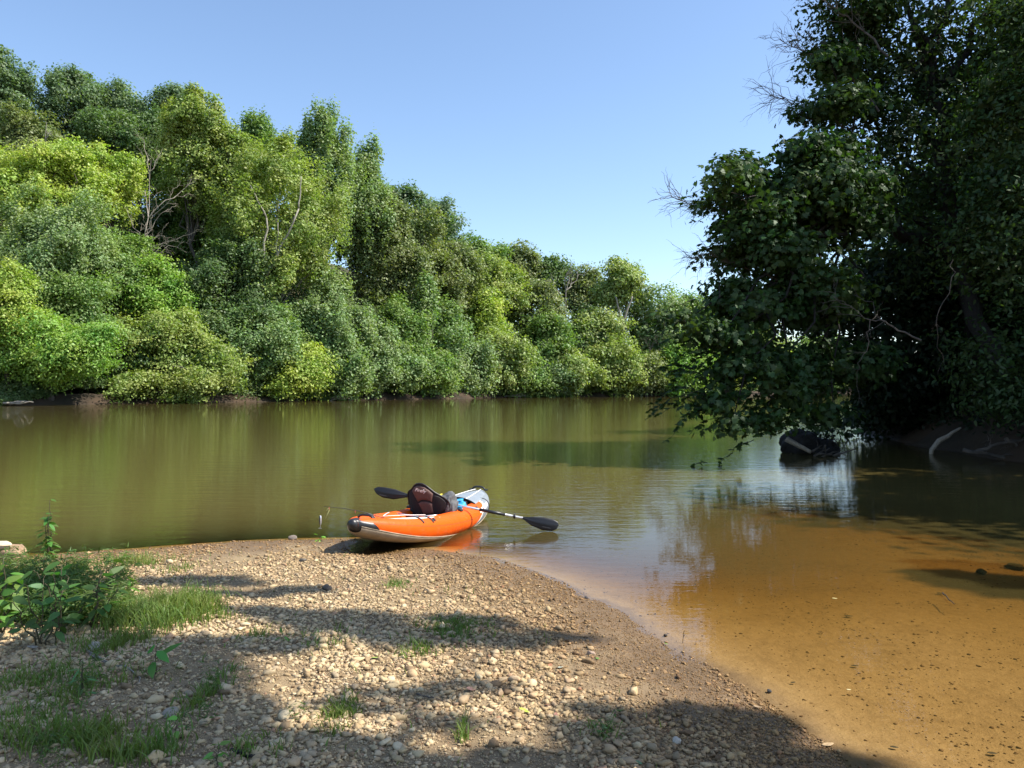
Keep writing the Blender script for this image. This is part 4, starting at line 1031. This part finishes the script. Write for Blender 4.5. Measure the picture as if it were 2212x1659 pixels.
# broad-leaved seedlings
def seedling(label, px, py, h, nst, nl, leaf, col=(.10, .20, .035), spread=.25, lean=0, name='seedling', shape='ovate', lo=.25):
    g = G(px, py); t = empty(name, tuple(g), label, 'plant')
    ms, ml = MB(), MB()
    for s in range(nst):
        hh = h * rng.uniform(.6, 1) if s else h
        tip = np.array([lean + rng.normal() * spread * hh * (s > 0), rng.normal() * spread * hh * (s > 0), hh]); p = limb((rng.normal() * .01 * s, 0, -.02), tip, 9, .06)
        ms.tube(p, np.linspace(.0055, .002, 9) * (h / .4) ** .4, 6, True)
        k = max(3, nl // nst); tt = np.linspace(lo, 1, k); az = np.arange(k) * 2.4 + rng.random() * 6
        i = np.clip((tt * 8).astype(int), 0, 8); c = p[i]
        td = np.stack([np.cos(az), np.sin(az), np.interp(tt, [0, 1], [.1, .9]) + rng.normal(0, .2, k)], -1)
        pet = unit(td) * leaf * .45
        for a_, b2 in zip(c, pet): ms.tube(np.array([a_, a_ + b2 * .5, a_ + b2]), .0013, 4, False)
        nrm = np.stack([np.cos(az) * .35, np.sin(az) * .35 - .2, np.full(k, 1.)], -1) + rng.normal(size=(k, 3)) * .3
        add_leaves(ml, c + pet, nrm, leaf * rng.uniform(.65, 1.1, k), shape, td, .12)
    ms.build('stem', M['stem'], t); ml.build('leaves', M['grass'], t, smooth=False, color=col); return t
M['stem'] = plain('stem', (.07, .06, .03), .8, 30, .3, 0)
seedling('tall leafy seedling standing against the water at the left', 108, 1212, .60, 4, 60, .058, (.07, .14, .028), .16, name='sapling', lo=.12)
seedling('broad-leaved young plant at the left, in front of the weeds', 135, 1372, .46, 5, 44, .070, (.06, .115, .028), .4, name='sapling', lo=.35)
seedling('bushy broad-leaved plant to the right of the one at the left edge', 95, 1395, .42, 5, 40, .064, (.055, .105, .03), .4, name='sapling', lo=.4)
seedling('broad-leaved plant cut by the left picture edge with a light green tip', 8, 1370, .50, 4, 40, .070, (.085, .155, .028), .3, name='sapling', lo=.35)
seedling('broad-leaved plant leaning right beside the weeds', 200, 1360, .40, 3, 24, .062, (.06, .12, .03), .3, .06, name='sapling', lo=.4)
seedling('low plant with one upright yellow-green leaf above the grass', 275, 1290, .16, 1, 6, .05, (.13, .24, .04), lo=.4)
seedling('small three-leaved seedling on the shaded pebbles at the left', 338, 1458, .15, 1, 5, .070, (.075, .17, .035), lo=.6)
seedling('tiny seedling with upright leaves in the bottom left pebbles', 382, 1600, .10, 1, 4, .035, (.14, .26, .05), lo=.5)
seedling('small plant with narrow whorled leaves at the lower left', 180, 1500, .17, 2, 18, .045, (.09, .16, .06), .3, shape='lance', lo=.2)
seedling('light green leafy seedling touching the bottom picture edge', 470, 1652, .08, 2, 10, .03, (.12, .22, .05), .5, lo=.2)
seedling('tiny sprig with pale leaves in the bottom right mud', 1300, 1590, .07, 3, 15, .018, (.12, .17, .07), .7, lo=.2)
seedling('tiny seedling on the sunlit gravel left of the grass mat', 612, 1385, .05, 1, 5, .03, (.13, .22, .05), lo=.5)
seedling('bright green sprout on the shore left of the kayak', 690, 1168, .05, 2, 8, .045, (.16, .32, .05), .8, lo=.4)
# fallen leaves
def leaf_obj(label, px, py, size, col, z=None, name='fallen_leaf', curl=.25, shape='ovate'):
    g = G(px, py) if z is None else (np.array([*W0(px, py), z]) if z > 0 else bed_pt(px, py, .012))
    v = np.array(SHAPES[shape], float) * size; v[:, 0] -= size * .85
    n = 9; T = np.linspace(0, 1, n)                 # a real little blade: rows across the leaf, curled and thick
    wid = .38 * np.sin(np.pi * np.clip(T, 0, 1) ** .8) * size + .002; rows = []
    for t, w_ in zip(T, wid):
        s = np.linspace(-1, 1, 7); rows.append(np.stack([np.full(7, (t - .5) * 1.75 * size), s * w_, curl * size * ((t - .5) ** 2 * 1.6 + s ** 2 * .35 * (w_ / size / .38)) + .006 * 0], -1))
    mb = MB(); mb.grid(np.array(rows)); o = mb.build(name, plain(name, col, .55, 60, .35, .001)); m = o.modifiers.new('t', 'SOLIDIFY'); m.thickness = .0012
    zz = g[2] + (.010 if z is None else 0); o.location = (g[0], g[1], zz); o.rotation_euler = (rng.normal() * .15, rng.normal() * .15, rng.uniform(0, 6.3))
    if z is not None: o.rotation_euler = (0, 0, rng.uniform(-.5, .5))
    return tag(o, label, 'leaf')
for a in (
 ('yellow-green fallen leaf on the pebbles near the bottom centre', 1132, 1538, .036, (.42, .48, .06)),
 ('green and yellow fallen leaf lying below the left grass tuft', 812, 1424, .04, (.30, .40, .08)),
 ('pale greenish-white fallen leaf on the right side of the gravel', 1211, 1444, .022, (.52, .56, .44)),
 ('orange-brown fallen leaf left of the pale greenish-white one', 1188, 1440, .028, (.38, .17, .08)),
 ('pinkish-brown fallen leaf in the middle of the gravel', 1017, 1491, .030, (.42, .22, .15)),
 ('rusty brown curled leaf above the other dry leaf at bottom right', 1184, 1527, .030, (.30, .14, .08)),
 ('reddish dry leaf on the mud, right of the yellow-green leaf', 1201, 1550, .032, (.38, .17, .12)),
 ('tan dry leaf at the wet edge of the mud', 1635, 1530, .026, (.48, .33, .18)),
 ('green leaf scrap on the gravel at the right', 1290, 1425, .016, (.16, .30, .06)),
 ('tiny lime green leaf at the water edge by the standing twig', 1438, 1393, .018, (.28, .45, .06)),
 ('brown rolled leaf on the shaded pebbles at the lower left', 160, 1532, .05, (.26, .14, .08)),
 ('pale grey-brown bark flake at the left', 75, 1402, .055, (.40, .33, .27)),
 ('green leaf at the bottom picture edge, right of centre', 1375, 1650, .03, (.12, .22, .09))): leaf_obj(*a)
for a in (
 ('large tan leaf floating at the muddy bottom right edge', 1787, 1608, .040, (.50, .34, .17), .004),
 ('small yellowish leaf floating in the amber shallows', 1802, 1293, .024, (.60, .50, .20), .004),
 ('thin straw floating in the right shallows', 1832, 1490, .014, (.60, .50, .25), .004),
 ('pale yellow leaf floating off the left shore', 232, 1288, .018, (.60, .58, .30), .004),
 ('dark sunken leaf in the middle of the amber shallows', 1832, 1330, .038, (.06, .05, .035), -.05),
 ('dark sunken leaf right of the middle one', 2031, 1281, .040, (.07, .06, .035), -.07),
 ('dark sunken leaf below the middle one', 1845, 1437, .026, (.05, .045, .03), -.04),
 ('dark sunken leaf close to the muddy shore', 1712, 1473, .020, (.06, .05, .03), -.02),
 ('dark sunken leaf at the bottom of the shallows', 1930, 1612, .022, (.05, .045, .03), -.04),
 ('dark sunken leaf near the bottom right corner', 2141, 1625, .026, (.06, .05, .035), -.05),
 ('brownish sunken leaf above the one below the middle', 1772, 1365, .022, (.14, .08, .04), -.035)): leaf_obj(*a[:5], z=a[5], name='leaf', curl=.08)
mb = MB(); n = 260; x = rng.uniform(-4, 1.6, n); y = rng.uniform(3, 7.5, n); k = sdist(bar, x, y) > .15; x, y = x[k], y[k]
add_leaves(mb, np.stack([x, y, H(x, y) + .012], -1), rng.normal(size=(len(x), 3)) * .3 + np.array([0, 0, 1]), rng.uniform(.006, .016, len(x)), 'ovate')
for _ in range(70):
    a = rng.uniform(-3.5, 1.4); b_ = rng.uniform(3, 7)
    if sdist(bar, np.array([a]), np.array([b_]))[0] < .1: continue
    an = rng.uniform(0, 6.3); l = rng.uniform(.03, .11); c_ = np.array([a, b_, hz(a, b_) + .012]); q = limb(c_, c_ + np.array([math.cos(an) * l, math.sin(an) * l, .004]), 5, .12); mb.tube(q, np.linspace(.0018, .0009, 5), 4)
tag(mb.build('leaf_litter', M['grass'], smooth=False, color=(.13, .075, .035)), kind='stuff')
# single stones one would pick out
def rock(label, px, py, r, col, z=None, sc=(1, .8, .6)):
    v, f = ico(3); d_ = 1 + .18 * fbm(v[:, 0] * 1.6 + px, v[:, 1] * 1.6 + v[:, 2] * 1.4, 5, 3)
    for nn in unit(rng.normal(size=(5, 3))): v = v - np.maximum(v @ nn - .72, 0)[:, None] * nn
    g = G(px, py) if z is None else bed_pt(px, py, r * .2); mb = MB(); mb.add(v * d_[:, None] * np.array(sc) * r, f)
    o = mb.build('rock', plain('rock', col, .85, 30, .3, .004)); o.location = (g[0], g[1], g[2] + r * sc[2] * .35); o.rotation_euler[2] = rng.uniform(0, 6); return tag(o, label, 'rock')
for a in (
 ('pale grey round rock at the foot of the left plants', 205, 1402, .055, (.40, .34, .27)),
 ('large flat grey stone among the shaded pebbles at the left', 370, 1545, .05, (.33, .28, .21)),
 ('dark wet stone on the shoreline at the right', 1437, 1372, .016, (.05, .04, .035)),
 ('small black stone at the water edge right of the kayak', 1266, 1292, .022, (.06, .05, .045)),
 ('squarish brown stone on the right of the gravel', 1278, 1413, .032, (.34, .24, .17)),
 ('pale blocky stone at the edge of the bottom right shade', 1462, 1602, .032, (.50, .43, .33)),
 ('dark lumpy stone on the far edge of the gravel left of the kayak', 632, 1164, .055, (.20, .16, .13)),
 ('dark crumbly clod on the sunlit gravel', 706, 1273, .05, (.10, .08, .06)),
 ('dark crumbly clod further left on the sunlit gravel', 655, 1212, .04, (.12, .10, .075)),
 ('dark stone in the wet black mud', 1660, 1492, .018, (.05, .045, .04))): rock(*a)
rock('dark sunken stone at the right edge of the shallows', 2119, 1236, .07, (.06, .055, .04), -.08, (1, .6, .35)); rock('dark sunken stone cut by the right picture edge', 2190, 1226, .09, (.06, .055, .04), -.09, (1, .6, .35))
# sticks
def stick(label, pts, r, mat='bark', d=None, zoff=.008, z=None, tw=0, name='twig'):
    p = []
    for q_ in pts:
        g = G(*q_[:2]); g = g + np.array([0, 0, (q_[2] if len(q_) > 2 else 0) + zoff]); p.append(g)
    p = np.array(p); s = np.linspace(0, len(p) - 1, 14); q = np.stack([np.interp(s, np.arange(len(p)), p[:, j]) for j in range(3)], 1)
    q[1:-1] += rng.normal(size=(12, 3)) * r * .5; o0 = q[0].copy(); mb = MB(); mb.tube(q - o0, np.linspace(r, r * .45, 14), 6)
    if tw: twigs(mb, q - o0, r * .6, tw, np.linalg.norm(q[-1] - q[0]) * .25, 1)
    o = mb.build(name, M[mat]); o.location = o0; return tag(o, label, 'twig')
stick('long pale curved twig on the shaded pebbles at the left', [(190, 1405), (225, 1430), (280, 1445), (305, 1465), (300, 1478)], .006, 'drift')
stick('second pale twig running beside the curved one', [(195, 1415), (235, 1437), (285, 1452)], .005, 'drift')
stick('pale dead stem behind the broad-leaved plants', [(35, 1345, .02), (90, 1375, .01), (120, 1385)], .005, 'drift')
stick('thin dark branching twig lying on the gravel', [(690, 1490), (760, 1480), (830, 1478)], .003, 'bark', tw=2)
stick('short dark stick in the bottom left shade', [(500, 1622), (560, 1640)], .011, 'bark_dark')
stick('brown stick on the shaded pebbles at the bottom centre', [(900, 1500), (975, 1520)], .004, 'bark')
stick('sunken stick in the amber shallows at the right', [(2035, 1285), (2060, 1310)], .006, 'bark_dark', zoff=.02)
g = W0(1474, 1385); mb = MB(); q = np.array([(0, 0, -.03), (.002, 0, .015), (.006, 0, .035), (.004, 0, .05), (.012, 0, .075)]); mb.tube(q, .0022, 5); mb.tube(np.array([(.006, 0, .035), (.016, 0, .05)]), .0016, 5)
o = mb.build('twig', M['bark_dark']); o.location = (*g, 0); tag(o, 'thin dark twig standing up in the water by the right shore', 'twig')
g = G(1037, 1195); mb = MB(); mb.tube(np.array([(0, 0, -.02), (.0, 0, .05), (.003, 0, .11)]), .002, 5); mb.tube(np.array([(0, 0, .05), (.02, 0, .085)]), .0015, 5)
o = mb.build('twig', M['bark_dark']); o.location = g; tag(o, 'upright dark sprig at the shoreline below the kayak', 'twig')
# driftwood log at the left edge
g = G(20, 1208); t = empty('driftwood_log', tuple(g), 'weathered driftwood log cut by the left picture edge at the waterline', 'log')
n, k = 40, 40; s = np.linspace(-1.0, .17, n); th = np.linspace(0, 2 * np.pi, k, endpoint=False); TH, SS = np.meshgrid(th, s)
r = .085 * (1 + .13 * fbm(TH * 2.2, SS * 3, 61, 3) + .10 * vnoise(TH * 7, SS * 1.2, 64)); r[-1] *= .25; r[-2] *= .75
V = np.stack([SS * 1.0 + .02 * vnoise(TH * 4, SS, 66), r * np.cos(TH), r * np.sin(TH) + .06 + SS * .02], -1); mb = MB(); mb.grid(V, True); mb.f.append(np.array([list(range(k))]) + (n - 1) * k); mb.build('log', plain('weathered_log', (.38, .25, .15), .9, 12, .45, .015), t)
V = V * np.array([1, .7, .45]) + np.array([-.12, -.04, .125]); mb = MB(); mb.grid(V, True); mb.f.append(np.array([list(range(k))]) + (n - 1) * k); mb.build('split_plank', plain('pale_split_wood', (.62, .50, .34), .85, 10, .3, .008), t)

# ------------------------------------------------------------------ light, sky, camera
EL, AZ = 50, math.degrees(math.atan2(-.10, 1.))      # sun straight to the right
S = np.array([math.cos(R(EL)) * math.cos(R(AZ)), math.cos(R(EL)) * math.sin(R(AZ)), math.sin(R(EL))])
ld = bpy.data.lights.new('sun', 'SUN'); ld.energy = 4.4; ld.angle = R(.55); ld.color = (1, .95, .86)
lo = bpy.data.objects.new('sun', ld); COL.objects.link(lo)
lo.rotation_euler = Vector(S).to_track_quat('Z', 'Y').to_euler()
# unseen tree: leaf clusters set along sun rays to shape the dappled shade
blobs = []
def shade(px, py, rx_, ry_, hgt=9.0, dens=1.0):
    g = G(px, py) if py > 1150 else np.array([*W0(px, py), 0]); d = g[1]; t = hgt / S[2]
    blobs.append((*(g + S * t), 1.12 * rx_ / F * d, 1.15 * ry_ * d * d / (F * 1.6), dens))
for a in ((180, 1420, 230, 60), (60, 1300, 150, 45), (330, 1545, 260, 55), (120, 1620, 260, 45), (440, 1600, 170, 28), (560, 1390, 110, 18), (720, 1345, 150, 20, 9, .8), (900, 1375, 130, 20, 9.4, .8), (1020, 1345, 90, 13), (1090, 1385, 80, 14),
          (1210, 1372, 60, 8), (560, 1320, 70, 10, 8.6, .7), (420, 1255, 130, 12, 8.4, .7), (640, 1275, 60, 8, 8.6, .7), (520, 1282, 70, 7), (880, 1500, 130, 10, 9, .6), (1020, 1480, 60, 9, 9, .6), (760, 1530, 60, 12, 9, .7), (700, 1600, 110, 22), (860, 1640, 110, 22), (1180, 1640, 130, 24), (1360, 1590, 140, 30), (1560, 1560, 130, 34), (1500, 1640, 180, 34), (1740, 1640, 150, 30), (1300, 1540, 60, 12),
          (2120, 1232, 100, 17, 9.5, 1), (2220, 1245, 120, 24, 9.5, 1), (2330, 1255, 130, 26, 9.5, 1), (2430, 1260, 130, 26, 9.5, 1), (2030, 1215, 60, 7, 9.5, .6), (1050, 1660, 150, 14), (250, 1480, 260, 60), (60, 1540, 150, 60), (520, 1655, 200, 20), (380, 1420, 90, 18), (950, 1560, 70, 8, 9, .7), (300, 1480, 120, 25, 9, .7)):
    shade(*a)
base = np.array([2.3, -6.5, hz(2.3, -6.5) - .1])
t = empty('shade_tree', tuple(base), 'unseen tree behind the viewer, its leaf clusters placed to dapple the gravel', 'tree')
mb = MB(); tk = MB(); lb = MB()
hub = np.array([4.5, -3.0, 8.3]) - base
pth = limb((0, 0, 0), hub, 10, .04); tk.tube(pth, np.linspace(.38, .2, 10), 10); tk.build('trunk', M['bark'], t)
for bx, by, bz, rx_, ry_, dn in blobs:
    c = np.array([bx, by, bz]) - base; n = int(np.clip(4800 * rx_ * ry_ * 3.1 * dn / .8, 60, 9000)); rx_ = max(rx_, .12); ry_ = max(ry_, .1)
    g = rng.normal(size=(n, 3)); g /= (np.linalg.norm(g, axis=1, keepdims=True) + 1e-6); g *= rng.random((n, 1)) ** .55
    g[:, :2] *= 1 + .35 * vnoise(np.arctan2(g[:, 1], g[:, 0]) * 2.5, bx + 0 * g[:, 0], 9)[:, None]
    add_leaves(mb, c + g * np.array([rx_, ry_, .30]), rng.normal(size=(n, 3)) * .5 + S, .040 * rng.uniform(.7, 1.3, n), 'ovate', droop=.2)
for i in range(0, len(blobs), 3):
    if blobs[i][0] > 9.2: continue
    lb.tube(limb(pth[-1 - (i // 3) % 3], np.array(blobs[i][:3]) - base, 9, .05, .06), np.linspace(.09, .015, 9), 6, False)
mb.build('crown', M['leaf_near'], t, smooth=False, color=(.08, .12, .035)); lb.build('limb', M['bark'], t)
c0 = np.array([16.5, 11.5, 8.5]); lob = [[*(c0 + rdir(1)[0] * np.array([2.2, 2.2, 4])), 1.5, 1.5, 2.2] for _ in range(9)] + [[*c0, 2.2, 2.0, 4]]
near_tree('broadleaf_tree', 'bank tree beyond the right edge nearest to the viewer, shading the dark water', (17, 12), lob, 9000, .15, .6, (.05, .085, .03), 'round', 'diamond', .3, via=[c0], per=22, fill=.5)

w = bpy.data.worlds.new('World'); C.world = w; w.use_nodes = True
nt = w.node_tree; bg = nt.nodes['Background']
sky = nt.nodes.new('ShaderNodeTexSky'); sky.sky_type = 'NISHITA'; sky.sun_disc = False
sky.sun_elevation = R(EL); sky.sun_rotation = R(90 - AZ)
sky.air_density = 1.0; sky.dust_density = .5; sky.ozone_density = 2.2; sky.altitude = 100
nt.links.new(sky.outputs[0], bg.inputs[0]); bg.inputs[1].default_value = .122
cd = bpy.data.cameras.new('camera'); cam = bpy.data.objects.new('camera', cd); COL.objects.link(cam)
cd.sensor_width = 36; cd.lens = 36 * F / 2212; cd.clip_end = 5000; cd.clip_start = .05
cam.location = (0, 0, CAMZ); cam.rotation_euler = (R(90) + math.atan((HY - 829.5) / F), 0, 0)
C.camera = cam
C.view_settings.view_transform = 'Standard'; C.view_settings.look = 'None'; C.view_settings.exposure = 1.0; C.view_settings.gamma = 1
C.render.engine = 'CYCLES'
C.cycles.max_bounces = 6; C.cycles.diffuse_bounces = 2; C.cycles.glossy_bounces = 3; C.cycles.transmission_bounces = 3; C.cycles.transparent_max_bounces = 6
C.cycles.caustics_reflective = False; C.cycles.caustics_refractive = False
